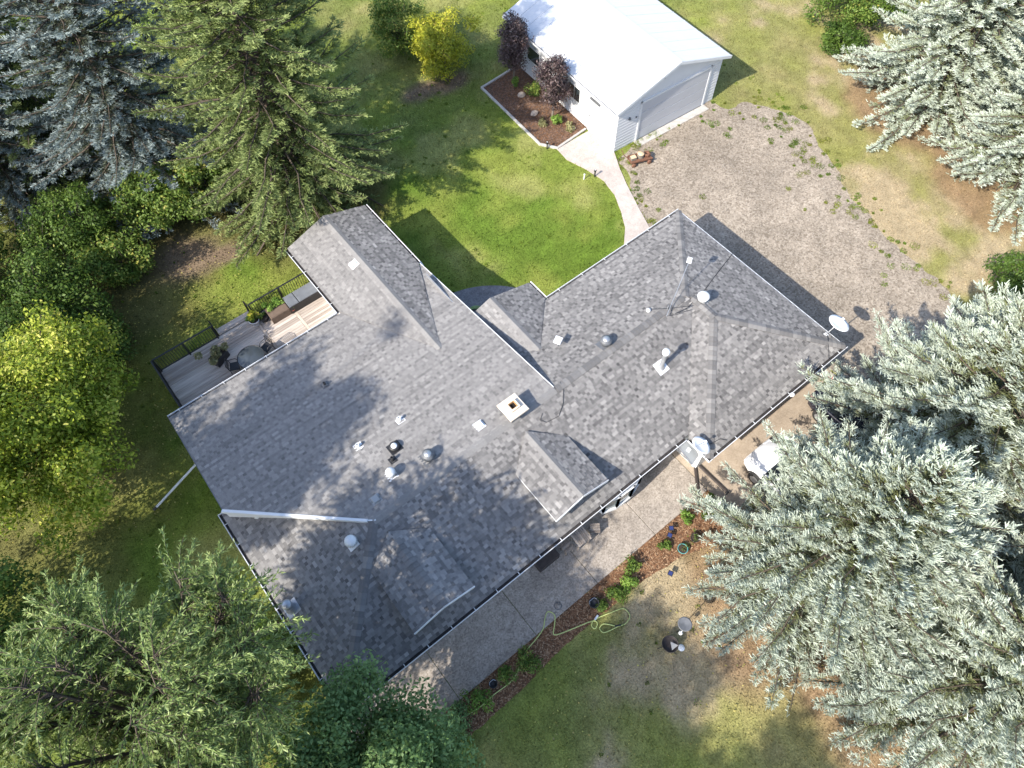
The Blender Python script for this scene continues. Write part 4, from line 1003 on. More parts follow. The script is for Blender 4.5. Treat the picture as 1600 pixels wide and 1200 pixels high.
# ------------------------------------------------------------------ white shed
SO = (22.96, 20.47, 0); SRZ = R(-3.5)
shed = thing("shed", "white metal clad garage shed with low gable roof and wide door", "shed", SO, SRZ)
W, D, HW, HR = 7.3, 9.85, 2.98, 4.2
mb = MB(); mb.raw([(0, 0, -.05), (W, 0, -.05), (W, D, -.05), (0, D, -.05), (0, 0, HW), (W, 0, HW), (W, D, HW), (0, D, HW), (W/2, 0, HR-.06), (W/2, D, HR-.06)],
                  [(0, 1, 5, 8, 4), (1, 2, 6, 5), (2, 3, 7, 9, 6), (3, 0, 4, 7)]); wl = mb.build("wall", m_siding, shed)
def shed_roof(sx):
    # ribbed metal sheets, one panel each
    e = .34; k = (HR-HW)/(W/2); n = 11; pw = (D+.5)/n
    pm = None
    for i in range(n):
        if pm is None:
            x0, x1 = (W/2, -e) if sx < 0 else (W/2, W+e)
            z = lambda x: HR-abs(x-W/2)*k
            mb = MB(); V = []
            prof = [(0, 0), (.012, .03), (.045, .03), (.057, 0), (pw*.5-.02, 0), (pw*.5, .010), (pw*.5+.02, 0), (pw, 0)]
            for (yy, h) in prof: V += [(x0, yy, z(x0)+h), (x1, yy, z(x1)+h)]
            for j in range(len(prof)-1): mb.raw([V[2*j], V[2*j+1], V[2*j+3], V[2*j+2]] if sx > 0 else [V[2*j+1], V[2*j], V[2*j+2], V[2*j+3]], [(0, 1, 2, 3)])
            ob = mb.build("roof_panel", m_shedroof, shed); pm = ob.data
        else: ob = bpy.data.objects.new("roof_panel", pm); COL.objects.link(ob); ob.parent = shed
        ob.location = (0, -.25+i*pw, 0)
    mb = MB(); x1 = -e if sx < 0 else W+e; xw = 0 if sx < 0 else W
    mb.raw([(x1, -.25, z(x1)-.02), (x1, D+.25, z(x1)-.02), (W/2, D+.25, HR-.02), (W/2, -.25, HR-.02), (x1, -.25, z(x1)-.14), (x1, D+.25, z(x1)-.14), (W/2, D+.25, HR-.14), (W/2, -.25, HR-.14)],
           [(0, 1, 5, 4), (0, 4, 7, 3), (1, 2, 6, 5), (4, 5, 6, 7), (0, 3, 2, 1)]); mb.build("soffit", m_white, shed)
    mb = MB(); s_ = -1 if sx < 0 else 1
    mb.bar((x1+s_*.04, -.2, z(x1)-.09), (x1+s_*.04, D+.2, z(x1)-.09), .08, .09); mb.build("gutter", m_white, shed)
    mb = MB(); mb.bar((x1+s_*.03, -.18, z(x1)-.03), (x1+s_*.03, D+.18, z(x1)-.03), .035, .02); mb.build("gutter_trough", m_darkgrey, shed)
    mb = MB(); mb.bar((x1, -.27, z(x1)-.06), (W/2, -.27, HR-.06), .03, .16); mb.build("barge_board", m_white, shed)
shed_roof(-1); shed_roof(1)
mb = MB(); mb.raw([(W/2-.2, -.26, HR-.02), (W/2, -.26, HR+.045), (W/2+.2, -.26, HR-.02), (W/2-.2, D+.26, HR-.02), (W/2, D+.26, HR+.045), (W/2+.2, D+.26, HR-.02)], [(0, 1, 4, 3), (1, 2, 5, 4)]); mb.build("ridge_cap", m_shedroof, shed)
# siding laps on the two seen walls
mb = MB()
for i in range(14):
    z = .12+i*.2; mb.box((-.004, D/2, z), (.014, D, .03)); mb.box((W/2, -.004, z), (W, .014, .03))
mb.build("siding_lap", m_siding, wl)
# sectional door
x0, x1 = 1.62, 6.45
mb = MB()
for (a, b, c_, d_) in ((x0-.12, x0, 0, 2.6), (x1, x1+.12, 0, 2.6), (x0-.12, x1+.12, 2.48, 2.6)): mb.box(((a+b)/2, -.02, (c_+d_)/2), (b-a, .06, d_-c_))
mb.build("door_frame", m_white, shed)
for i in range(4):
    mb = MB(); mb.box(((x0+x1)/2, .0, .335+i*.612), (x1-x0, .05, .6), bev=.012)
    pnl = mb.build("door_panel", m_gdoor, shed)
mb = MB(); mb.box(((x0+x1)/2, -.035, .025), (x1-x0, .03, .05)); mb.build("door_seal", m_rubber, shed)
mb = MB(); mb.box((4.0, -.25, .0), (5.2, .5, .08), bev=.01); mb.build("door_apron", m_timber, shed)
# side windows and door (left wall faces the garden)
def shed_win(y_, z_, w, h, parts=1):
    mb = MB(); mb.box((-.02, y_, z_), (.06, w+.14, h+.14)); f = mb.build("window", m_white, shed)
    for i in range(parts):
        ww = w/parts-.05; mb = MB(); mb.box((-.052, y_-w/2+(i+.5)*w/parts, z_), (.012, ww, h)); mb.build("pane", m_glass, f)
shed_win(7.5, 1.58, 1.15, .8); shed_win(3.65, 1.6, 1.0, .8, 2)
mb = MB(); mb.box((-.02, 1.85, 1.02), (.06, .95, 2.04)); d_ = mb.build("side_door", m_white, shed)
mb = MB(); mb.box((-.07, 2.18, 1.03), (.05, .05, .05)); mb.build("handle", m_darkgrey, d_)
mb = MB(); mb.box((-.06, 1.85, 2.16), (.1, .8, .09)); mb.build("door_light_bar", m_darkgrey, shed)
mb = MB(); mb.lathe([(.05, 0), (.07, .05), (.04, .12), (.001, .14)], (.8, -.07, 1.85), 8); mb.box((.8, -.03, 1.9), (.1, .06, .14)); mb.build("wall_lamp", m_darkgrey, shed)
mb = MB(); mb.box((1.3, -.03, 1.75), (.07, .05, .08)); mb.build("door_opener", m_darkgrey, shed)
mb = MB(); mb.box((W/2-.9, -.01, 3.5), (.5, .03, .2)); mb.build("gable_vent", m_greybark, shed)
# edging of the bed
ed = thing("bed_edging", "concrete edging blocks framing the bed beside the shed", "edging", (20.3, 26, 0))
bl = None; edge = [(23.3, 29.5), (20.55, 29.3), (20.2, 23.5), (20.75, 22.65), (22.95, 22.8)]
for (a, b) in zip(edge[:-1], edge[1:]):
    a, b = Vector((*a, 0)), Vector((*b, 0)); L = (b-a).length; n = max(1, round(L/.6)); ang = math.atan2(b.y-a.y, b.x-a.x)
    for i in range(n):
        if bl is None: mb = MB(); mb.box((0, 0, .05), (.585, .13, .12), bev=.012); ob = mb.build("edging_block", m_timber, ed); bl = ob.data
        else: ob = bpy.data.objects.new("edging_block", bl); COL.objects.link(ob); ob.parent = ed
        p = a+(b-a)*((i+.5)/n); ob.location = (p.x-20.3, p.y-26, 0); ob.rotation_euler = (0, 0, ang+rnd.uniform(-.02, .02))

# ------------------------------------------------------------------ cars
def loft(mb, rings, smooth=True):
    n = len(rings[0]); V = [p for r in rings for p in r]; F = []
    for i in range(len(rings)-1):
        for k in range(n-1): F.append((i*n+k, i*n+k+1, (i+1)*n+k+1, (i+1)*n+k))
    mb.raw(V, F, .5, smooth)
def car(name, label, loc, rz, paint, L=4.5, Wd=1.8, H=1.62):
    t = thing(name, label, "car", loc, rz)
    hw = Wd/2
    st = [(-L/2, .72, .45, .80), (-L/2+.12, .9, .32, .95), (-L/2+.5, .98, .26, 1.0), (-.9, 1.0, .24, 1.0), (.6, 1.0, .24, .98), (1.2, .99, .26, .95), (L/2-.45, .95, .28, .86), (L/2-.1, .85, .34, .74), (L/2, .68, .44, .62)]
    mb = MB(); rings = []
    for (x, w, zb, zt) in st:
        y = hw*w; rings.append([(x, -y*.9, zb), (x, -y, zb+.14), (x, -y, (zb+zt)/2+.05), (x, -y*.95, zt-.06), (x, -y*.85, zt), (x, 0, zt+.035), (x, y*.85, zt), (x, y*.95, zt-.06), (x, y, (zb+zt)/2+.05), (x, y, zb+.14), (x, y*.9, zb)])
    loft(mb, rings); mb.raw(rings[0], [tuple(range(11))]); mb.raw(rings[-1], [tuple(reversed(range(11)))]); mb.build("body", paint, t)
    cb = [(-L/2+.28, .78, .97, 1.0), (-L/2+.75, .8, .97, H-.06), (-.5, .82, .97, H), (.35, .82, .96, H-.03), (1.25, .84, .94, .97)]
    mb = MB(); rings = []
    for (x, w, zb, zt) in cb:
        y = hw*w; yt = y*(.84 if zt > 1.2 else .97); rings.append([(x, -y*1.05, zb), (x, -yt, zt-.03), (x, 0, zt), (x, yt, zt-.03), (x, y*1.05, zb)])
    loft(mb, rings, False); mb.build("glass", m_glass, t)
    mb = MB(); rr = []
    for (x, w, zb, zt) in [(-L/2+.62, .8, 0, H-.1), (-L/2+.78, .8, 0, H-.05), (-.5, .82, 0, H+.012), (.35, .82, 0, H-.018), (.5, .82, 0, H-.1)]:
        y = hw*w*.86; rr.append([(x, -y, zt-.04), (x, -y*.9, zt), (x, 0, zt+.02), (x, y*.9, zt), (x, y, zt-.04)])
    loft(mb, rr); mb.build("roof", paint, t)
    for s in (-1, 1):
        for (xa, xb, za, zb) in ((-L/2+.75, -L/2+.4, H-.08, .98), (-.45, -.4, H-.04, .98), (.4, 1.2, H-.08, .97)):
            mb = MB(); mb.bar((xa, s*hw*.7, za), (xb, s*hw*.86, zb), .06, .05); mb.build("pillar", paint, t)
        mb = MB(); mb.box((.95, s*(hw+.09), 1.0), (.14, .2, .14), bev=.04); mb.build("mirror", paint, t)
        mb = MB(); mb.box((L/2-.16, s*hw*.66, .68), (.26, .34, .14), bev=.05); mb.build("headlight", m_lens, t)
        mb = MB(); mb.box((-L/2+.1, s*hw*.78, .86), (.2, .16, .2), bev=.05); mb.build("taillight", m_red, t)
        for x in (-L/2+.85, L/2-.85):
            Mx = Matrix.Rotation(R(90), 4, 'X')
            mb = MB(); mb.lathe([(.19, -.11), (.31, -.11), (.335, -.07), (.335, .07), (.31, .11), (.19, .11)], (x, s*(hw-.09), .335), 22, M=Mx); w_ = mb.build("tyre", m_rubber, t)
            mb = MB(); mb.lathe([(.001, .06), (.08, .075), (.2, .115), (.215, .115)] if s < 0 else [(.215, -.115), (.2, -.115), (.08, -.075), (.001, -.06)], (x, s*(hw-.09), .335), 18, M=Mx); mb.build("rim", m_grey, w_)
            mb = MB(); pts = [(x+.4*math.cos(a), s*(hw-.012), .335+.4*math.sin(a)) for a in np.linspace(0, math.pi, 12)]; mb.tube(pts, .03, 5); mb.build("wheel_arch", m_black, t)
    mb = MB(); mb.box((-L/2-.02, 0, .5), (.1, Wd*.8, .14), bev=.03); mb.build("bumper", m_black, t)
    mb = MB(); mb.box((-L/2+.02, 0, .82), (.03, .5, .12)); mb.build("number_plate", m_dish, t)
    return t
car("white_car", "white car parked on the driveway under the blue spruce", (15.2, 1.15, .03), R(90), m_carwhite)
car("dark_car", "dark blue car with red tail lamps parked on the driveway beside the gravel", (19.5, 1.35, .03), R(-90), m_cardark)

# ------------------------------------------------------------------ small things in the front
t = thing("picnic_table", "weathered slatted wooden table on the aggregate sidewalk by the wall", "table", (7.05, 5.15, .05), R(-4))
for i in range(7):
    mb = MB(); mb.box((-.27+i*.09, 0, .70), (.075, .62, .025), bev=.004); mb.build("slat", m_oldwood_y, t)
for sx in (-1, 1):
    for sy in (-1, 1): mb = MB(); mb.box((sx*.24, sy*.24, .34), (.05, .05, .68)); mb.build("leg", m_oldwood, t)
mb = MB(); mb.box((0, .22, .66), (.56, .03, .06)); mb.box((0, -.22, .66), (.56, .03, .06)); mb.build("apron", m_oldwood, t)
def stool(loc, rz, label):
    t = thing("slatted_stool", label, "stool", loc, rz, "slatted stools by the wooden table")
    for i in range(4): mb = MB(); mb.box((0, -.15+i*.1, .43), (.4, .085, .022), bev=.004); mb.build("slat", m_oldwood, t)
    for sx in (-1, 1):
        for sy in (-1, 1): mb = MB(); mb.box((sx*.16, sy*.14, .21), (.04, .04, .42)); mb.build("leg", m_oldwood, t)
stool((7.78, 5.1, .05), R(-37), "weathered slatted stool between wooden table and bay window")
stool((6.42, 5.22, .05), R(5), "weathered slatted stool between wooden table and dark chest")
t = thing("wooden_chest", "low dark brown chest against the front wall under the eave", "chest", (5.5, 5.36, .05))
mb = MB(); mb.box((0, 0, .2), (.95, .38, .4), bev=.01); mb.build("box", m_darkwood, t)
mb = MB(); mb.box((0, 0, .42), (1.0, .42, .04), bev=.01); mb.build("lid", m_darkwood, t)

def curve_pts(P, n=8):
    P = [Vector(p) for p in P]; out = []
    for i in range(len(P)-1):
        p0, p1, p2, p3 = P[max(i-1, 0)], P[i], P[i+1], P[min(i+2, len(P)-1)]
        for k in range(n):
            s = k/n; out.append(.5*((2*p1)+(p2-p0)*s+(2*p0-5*p1+4*p2-p3)*s*s+(3*p1-p0-3*p2+p3)*s**3))
    out.append(P[-1]); return out
hz = [(-3.2, 4.1, .07), (-2.5, 3.7, .07), (-1.81, 3.4, .05), (-1.15, 3.2, .05), (-.38, 2.93, .04), (.32, 2.83, .04), (.91, 2.84, .04), (1.72, 2.8, .04), (2.25, 3.0, .04), (2.75, 3.26, .05), (3.3, 3.36, .06), (3.75, 3.48, .075),
      (4.05, 3.72, .07), (4.3, 3.85, .07), (4.42, 3.6, .075), (4.2, 3.33, .06), (3.95, 3.1, .04), (4.15, 2.95, .04), (4.89, 2.71, .04), (5.41, 2.53, .04), (5.5, 2.36, .04), (5.3, 2.26, .04), (5.27, 2.43, .05), (5.52, 2.51, .06), (6.3, 2.28, .04), (6.65, 2.12, .04), (6.64, 1.79, .04), (6.33, 1.68, .04),
      (6.03, 1.78, .04), (5.74, 1.85, .04), (5.45, 1.96, .04), (5.44, 2.16, .04), (5.64, 2.2, .04), (5.81, 2.04, .05), (5.95, 1.86, .05)]
t = thing("garden_hose", "yellow-green garden hose snaking along the mulch onto the lawn", "hose", (0, 3, 0))
mb = MB(); mb.tube([p-Vector((0, 3, 0)) for p in curve_pts(hz, 6)], .019, 6); mb.build("hose", m_hose, t)
mb = MB(); mb.tube([(5.93, -1.14, .05), (6.15, -1.25, .06)], .03, 8); mb.build("nozzle", m_black, t)
mb = MB(); mb.tube([(5.5, -.49, .07), (5.7, -.44, .07)], .04, 8); mb.build("coupling", m_dish, t)
t = thing("hose_coil", "heap of pale green hose coiled on the grey patio", "hose", (10.5, 16.6, .05))
mb = MB()
for i in range(11):
    r_ = rnd.uniform(.24, .42); ox, oy = rnd.uniform(-.08, .08), rnd.uniform(-.08, .08); tl = rnd.uniform(-.25, .25); ph = rnd.uniform(0, 6)
    mb.tube([(ox+r_*math.cos(a), oy+r_*math.sin(a), .03+.012*i+abs(.1*math.sin(a+ph)*tl)*2) for a in np.linspace(0, 6.28, 22)], .014, 5)
mb.build("coil", m_hoseg, t)
mb = MB(); mb.tube([(-.05, .3, .06), (-.12, .55, .05), (-.3, .78, .05), (-.42, .78, .05)], .03, 6); mb.build("nozzle", m_black, t)

def lamp(loc, label, h=.5, group="black path lights"):
    t = thing("path_light", label, "garden light", loc, 0, group)
    mb = MB(); mb.tube([(0, 0, -.02), (0, 0, h*.7)], .035, 8); mb.build("post", m_black, t)
    mb = MB(); mb.lathe([(.04, h*.7), (.055, h*.72), (.055, h*.92), (.075, h*.94), (.04, h), (.001, h*1.02)], (0, 0, 0), 10); mb.build("lamp_head", m_black, t)
    mb = MB(); mb.lathe([(.045, h*.985), (.001, h*1.05)], (0, 0, 0), 8); mb.build("lamp_cap", m_dish, t)
lamp((20.92, 19.75, 0), "dark post light at the bend of the pink path beside the white marker")
lamp((20.3, 23.0, 0), "dark post light at the corner of the bed edging"); lamp((10.05, 18.7, 0), "dark post light between wing wall and round patio")
lamp((13.6, 14.5, 0), "dark post light in the lawn notch by the entry gutter"); lamp((18.6, 14.6, 0), "dark post light in the lawn beside the path end at the eave")
t = thing("yard_stake", "short white marker stake beside the pink path", "stake", (20.35, 19.98, 0))
mb = MB(); mb.tube([(0, 0, -.02), (.02, 0, .32)], .03, 7); mb.build("stake", m_dish, t)
mb = MB(); mb.lathe([(.04, .3), (.05, .36), (.001, .38)], (.02, 0, 0), 8); mb.build("cap", m_dish, t)

# log cart beside the shed
t = thing("log_cart", "rusty flat cart carrying cut wood rounds beside the shed corner", "cart", (23.55, 19.05, 0), R(-21))
mb = MB(); mb.box((0, 0, .27), (1.25, .55, .05)); mb.build("bed", m_rust, t)
mb = MB(); mb.bar((-.62, -.27, .33), (.62, -.27, .33), .05, .08); mb.bar((-.62, .27, .33), (.62, .27, .33), .05, .08); mb.build("side_rail", m_rust, t)
for sx in (-1, 1):
    for sy in (-1, 1):
        mb = MB(); mb.lathe([(.05, -.03), (.13, -.03), (.13, .03), (.05, .03)], (sx*.45, sy*.31, .13), 14, M=Matrix.Rotation(R(90), 4, 'X')); mb.build("wheel", m_rust, t)
mb = MB(); mb.tube([(-.62, .1, .28), (-.85, .3, .5), (-.95, .4, .75)], .02, 6); mb.build("handle", m_rust, t)
def log_round(loc, r, h, label, rz=0, split=False):
    t = thing("wood_round", label, "log", loc, rz)
    mb = MB()
    if split: mb.box((0, 0, h/2), (r*1.7, r*1.4, h), bev=.02)
    else: mb.lathe([(r*1.02, 0), (r, h)], (0, 0, 0), 18)
    mb.build("bark_side", m_greybark, t)
    mb = MB()
    if split: mb.box((0, 0, h+.004), (r*1.62, r*1.32, .012))
    else: mb.lathe([(r*.97, h+.001), (r*.95, h+.012), (.001, h+.014)], (0, 0, 0), 18)
    mb.build("cut_face", m_cut, t)
def cartp(x, y, z): c_, s_ = math.cos(R(-21)), math.sin(R(-21)); return (23.55+x*c_-y*s_, 19.05+x*s_+y*c_, z)
log_round(cartp(.05, .06, .29), .19, .24, "round pale log slice standing in the rusty cart"); log_round(cartp(-.4, .0, .29), .18, .18, "square split pale block in the rusty cart", R(-15), True)
t = thing("gear_wheel", "rusty ring shaped gear lying at the end of the log cart", "gear", cartp(.42, .08, .29), R(10))
mb = MB(); mb.lathe([(.08, 0), (.17, 0), (.19, .05), (.19, .12), (.15, .17), (.08, .15), (.08, 0)], (0, 0, 0), 14, closed=True); mb.build("ring", m_rust, t)
mb = MB()
for k in range(14): a = k*6.283/14; mb.box((.195*math.cos(a), .195*math.sin(a), .08), (.03, .04, .08), rz=a)
mb.build("tooth", m_rust, t)

# garden ornaments in front
t = thing("fire_bowl", "dark iron fire bowl on a tripod in the lawn", "fire bowl", (7.0, .1, 0))
mb = MB(); mb.lathe([(.05, .3), (.2, .33), (.29, .42), (.31, .5), (.29, .5), (.27, .43), (.18, .36), (.001, .34)], (0, 0, 0), 24); mb.build("bowl", m_darkwood, t)
mb = MB(); mb.raw([(-.1, -.2, .49), (.2, -.22, .49), (.06, .05, .52)], [(0, 1, 2)]); mb.raw([(-.1, -.2, .47), (.2, -.22, .47), (.06, .05, .5)], [(2, 1, 0)]); mb.build("ash_plate", m_timber, t)
for k in range(3): a = k*2.09+.6; mb = MB(); mb.tube([(.12*math.cos(a), .12*math.sin(a), .36), (.4*math.cos(a), .4*math.sin(a), 0)], .014, 6); mb.build("leg", m_dark, t)
t = thing("bird_bath", "round grey dish bird bath on a thin post beside the fire bowl", "bird bath", (7.62, .25, 0), 0)
mb = MB(); mb.tube([(0, 0, -.03), (0, 0, 1.5)], .016, 6); mb.build("post", m_dark, t)
mb = MB(); mb.lathe([(.001, 1.48), (.12, 1.5), (.25, 1.54), (.26, 1.56), (.22, 1.545), (.001, 1.515)], (.0, .0, 0), 24); mb.build("basin", m_darkgrey, t)
mb = MB(); mb.tube([(0, 0, 1.1), (-.14, -.1, 1.2), (-.2, -.12, 1.15)], .012, 5); mb.lathe([(.001, -.1), (.07, -.04), (.07, .06), (.001, .1)], (-.2, -.12, 1.04), 10); mb.build("feeder", m_dish, t)
t = thing("stepping_pebble", "pale round stone in the grass beside the fire bowl", "stone", (7.35, -.25, 0))
mb = MB(); mb.lathe([(.13, -.02), (.13, .03), (.08, .06), (.001, .065)], (0, 0, 0), 12); mb.build("stone", m_dish, t)
potted("ring_planter", "white rimmed round pot in the mulch beside the driveway corner", (12.1, 2.6, .01), .32, .3, m_white, m_leaf, 260, .04, .1, 12)
potted("teal_pot", "round teal glazed pot at the edge of the mulch", (10.0, 2.35, .01), .2, .22, m_teal, m_leaf, 60, .03, .05, 13)
potted("dark_pot", "dark round pot between teal pot and blue spruce", (10.7, 2.35, .01), .19, .25, m_darkwood, m_leaf, 90, .03, .08, 14)
potted("small_pot", "small dusty pot beside the white rimmed pot", (11.65, 2.75, .01), .15, .18, m_brownbox, m_leaf, 160, .03, .12, 15)
def solar(loc, label, rz=.4, n=1):
    t = thing("solar_light", label, "solar light", loc, rz, "solar garden lights")
    mb = MB(); mb.tube([(0, 0, -.02), (0, 0, .28)], .014, 6); mb.build("stake", m_black, t)
    mb = MB(); mb.box((0, 0, .31), (.2, .2, .04), bev=.01); mb.build("housing", m_black, t)
    mb = MB(); mb.box((0, 0, .334), (.15, .15, .01)); mb.build("solar_cell", m_blue, t)
solar((9.95, 3.05, 0), "square dark solar light in the mulch nearer the sidewalk corner clump"); solar((10.2, 3.22, 0), "square dark solar light in the mulch beside its twin toward the driveway", .9)
solar((8.9, 1.95, 0), "square dark solar light standing alone in the dry lawn")
def bucket(loc, label, r=.17, h=.3):
    t = thing("black_tub", label, "tub", loc); mb = MB(); mb.lathe([(r*.8, -.01), (r, h), (r*1.08, h), (r*1.08, h+.03), (r*.92, h+.03), (r*.85, h-.08), (.001, h-.1)], (0, 0, 0), 18); mb.build("tub", m_black, t)
    mb = MB(); mb.tube([(-r, 0, h), (-r*.6, r*.7, h+.06), (r*.6, r*.7, h+.06), (r, 0, h)], .01, 5); mb.build("handle", m_grey, t)
bucket((5.85, 2.98, 0), "black tub in the mulch beside the loose hose loop", .19, .3); bucket((1.1, 3.12, 0), "black tub in the mulch among green plants at the sidewalk edge", .15, .26)
t = thing("sidewalk_drain", "thin metal ring lying on the aggregate sidewalk by the hose", "ring", (4.75, 3.78, .05)); mb = MB(); mb.lathe([(.13, 0), (.15, .006), (.15, .014), (.13, .016), (.13, 0)], (0, 0, 0), 22, closed=True); mb.build("rim", m_darkgrey, t)
mb = MB(); mb.lathe([(.13, .001), (.13, .006), (.001, .007)], (0, 0, 0), 20); mb.build("grate", m_agg, t)

PL = [((12.35, 3.15, 0), .4, .3, m_fresh, "tuft of fresh green leaves at the end of the slanting drain pipe"), ((11.1, 3.15, 0), .35, .3, m_fresh, "bright yellow-green clump in the red mulch by the sidewalk"),
      ((9.6, 2.85, 0), .35, .28, m_leaf, "dark green clump in the mulch beside the twin solar lights"), ((8.0, 3.1, 0), .5, .4, m_leaf, "dark leafy clump leaning on the sidewalk edge near the sunlit mulch"),
      ((7.35, 2.7, 0), .5, .45, m_fresh, "spreading green plant in mulch across from the wooden table"), ((6.75, 2.8, 0), .55, .5, m_leaf, "broad dark green plant in mulch across from the wooden chest"),
      ((6.05, 2.75, 0), .35, .3, m_leaf, "low green plant beside the black tub and hose"), ((2.75, 2.85, 0), .6, .55, m_leaf, "dark bushy plant where the hose crosses the mulch"), ((1.6, 3.05, 0), .45, .4, m_leaf, "leafy green plant next to the black tub at sidewalk edge"),
      ((.4, 3.0, 0), .6, .5, m_fresh, "bright yellow-green plant over the hose"), ((-.55, 3.25, 0), .75, .65, m_bluegreen, "blue-green shrub spilling over the sidewalk slab joint"), ((-1.9, 3.2, 0), .7, .7, m_bluegreen, "blue-green shrub over the hose by the lawn"), ((-1.0, 2.4, 0), .7, .7, m_leaf, "dark green shrub between hose and shaded lawn")]
for i, (p, h, r_, mt, lb) in enumerate(PL): plant("bedding_plant", lb, "plant", p, h, r_, int(520*(r_/.4)), .05, mt, 40+i, "plants in the mulch bed", nclump=9)
PL2 = [((22.0, 24.2, 0), .6, .35, m_fresh, "bright green plant under the nearer purple tree by the path"), ((22.7, 25.6, 0), 1.5, .4, m_fresh, "tall yellow-green climber against the shed wall between the purple trees"), ((22.6, 26.9, 0), .8, .5, m_leaf, "dark green mounded shrub between the two purple trees"),
       ((22.3, 23.4, 0), .35, .3, m_straw, "low straw coloured plant at the bed end by the path"), ((21.3, 24.6, 0), .3, .3, m_straw, "pale dried plant in the middle of the shed bed"), ((22.0, 28.0, 0), .9, .25, m_fresh, "slim green stem growth at the foot of the farther purple tree")]
for i, (p, h, r_, mt, lb) in enumerate(PL2): plant("bed_plant", lb, "plant", p, h, r_, int(700*(r_/.4)), .055, mt, 70+i, "plants in the shed bed", nclump=10, tall=1.3)
def boulder(loc, s, label, seed):
    q = random.Random(seed); t = MB(); n = 10
    prof = [(.001, -.1), (.8, -.05), (1, .3), (.75, .62), (.35, .8), (.001, .82)]
    V = []; 
    for (r_, z) in prof:
        for k in range(n): a = k*6.283/n; rr_ = r_*(1+q.uniform(-.16, .16)); V.append((s*rr_*math.cos(a), s*rr_*.8*math.sin(a), s*z*.9))
    F = [(i*n+k, i*n+(k+1) % n, (i+1)*n+(k+1) % n, (i+1)*n+k) for i in range(len(prof)-1) for k in range(n)]
    t.raw(V, F, .5, False); o = t.build("boulder", m_stone); o.location = loc; return tag(o, label, "rock", "boulders in the shed bed")
boulder((21.95, 27.3, .02), .28, "tan boulder in the bed between shrub and farther purple tree", 1); boulder((21.55, 25.6, .02), .26, "grey tan boulder in the bed near the edging", 2); boulder((22.4, 23.3, .02), .2, "small boulder at the path end of the bed", 3)

# ------------------------------------------------------------------ trees
HOUSE_BOX = [(-3.2, 18.9, 5.2, 13.7, 0, 3.2), (-2.9, 9.3, 13.6, 18.9, 0, 3.2), (4.9, 9.3, 18.8, 23.4, 0, 3.3), (12.3, 20.7, 3.9, 13.9, 0, 3.0), (-2.7, 5.3, 18, 22.8, 0, 1.3), (14.15, 16.25, -1.2, 3.55, 0, 1.85), (18.4, 20.6, -1, 3.8, 0, 1.85), (12.9, 14.3, 2.2, 4.2, 0, 3.4)]
def keep(P, loc, s=1.0, rz=0.0):
    ca, sa = math.cos(rz), math.sin(rz)
    x = loc[0]+s*(P[:, 0]*ca-P[:, 1]*sa); y = loc[1]+s*(P[:, 0]*sa+P[:, 1]*ca); z = loc[2]+s*P[:, 2]
    bad = np.zeros(len(P), bool)
    for (a, b, c, d, e, f) in HOUSE_BOX: bad |= (x > a) & (x < b) & (y > c) & (y < d) & (z < f)
    return ~bad

def spindle(P, D, Wd, tone):
    """needle shoots: slim folded diamonds turned every way round their axis"""
    n = len(P); r = np.random.default_rng(n)
    q = r.normal(size=(n, 3)); q[:, 2] *= .6
    a = np.cross(D, q); a /= (np.linalg.norm(a, axis=1)[:, None]+1e-9); b = np.cross(D, a); b /= (np.linalg.norm(b, axis=1)[:, None]+1e-9)
    b *= np.sign(b[:, 2:3]+1e-9)
    a *= Wd[:, None]
    V = np.stack([P-a*.8, P+a*.8, P+D+a*.62, P+D-a*.62], 1).reshape(-1, 3)
    return V, np.arange(4*n).reshape(-1, 4), tone

def tubes_np(A, B, ra, rb):
    """many 3-sided tapered sticks"""
    n = len(A); d = B-A; d = d/(np.linalg.norm(d, axis=1)[:, None]+1e-9)
    a = np.cross(d, np.array([.2, .9, .35])); a /= (np.linalg.norm(a, axis=1)[:, None]+1e-9); b = np.cross(d, a)
    ring = [(a*math.cos(t)+b*math.sin(t)) for t in (0, 2.094, 4.189)]
    V = np.stack([A+q*ra[:, None] for q in ring]+[B+q*rb[:, None] for q in ring], 1).reshape(-1, 3)
    base = np.arange(n)[:, None]*6
    F = np.concatenate([base+np.array([[i, (i+1) % 3, 3+(i+1) % 3, 3+i]]) for i in range(3)], 0)
    return V, F

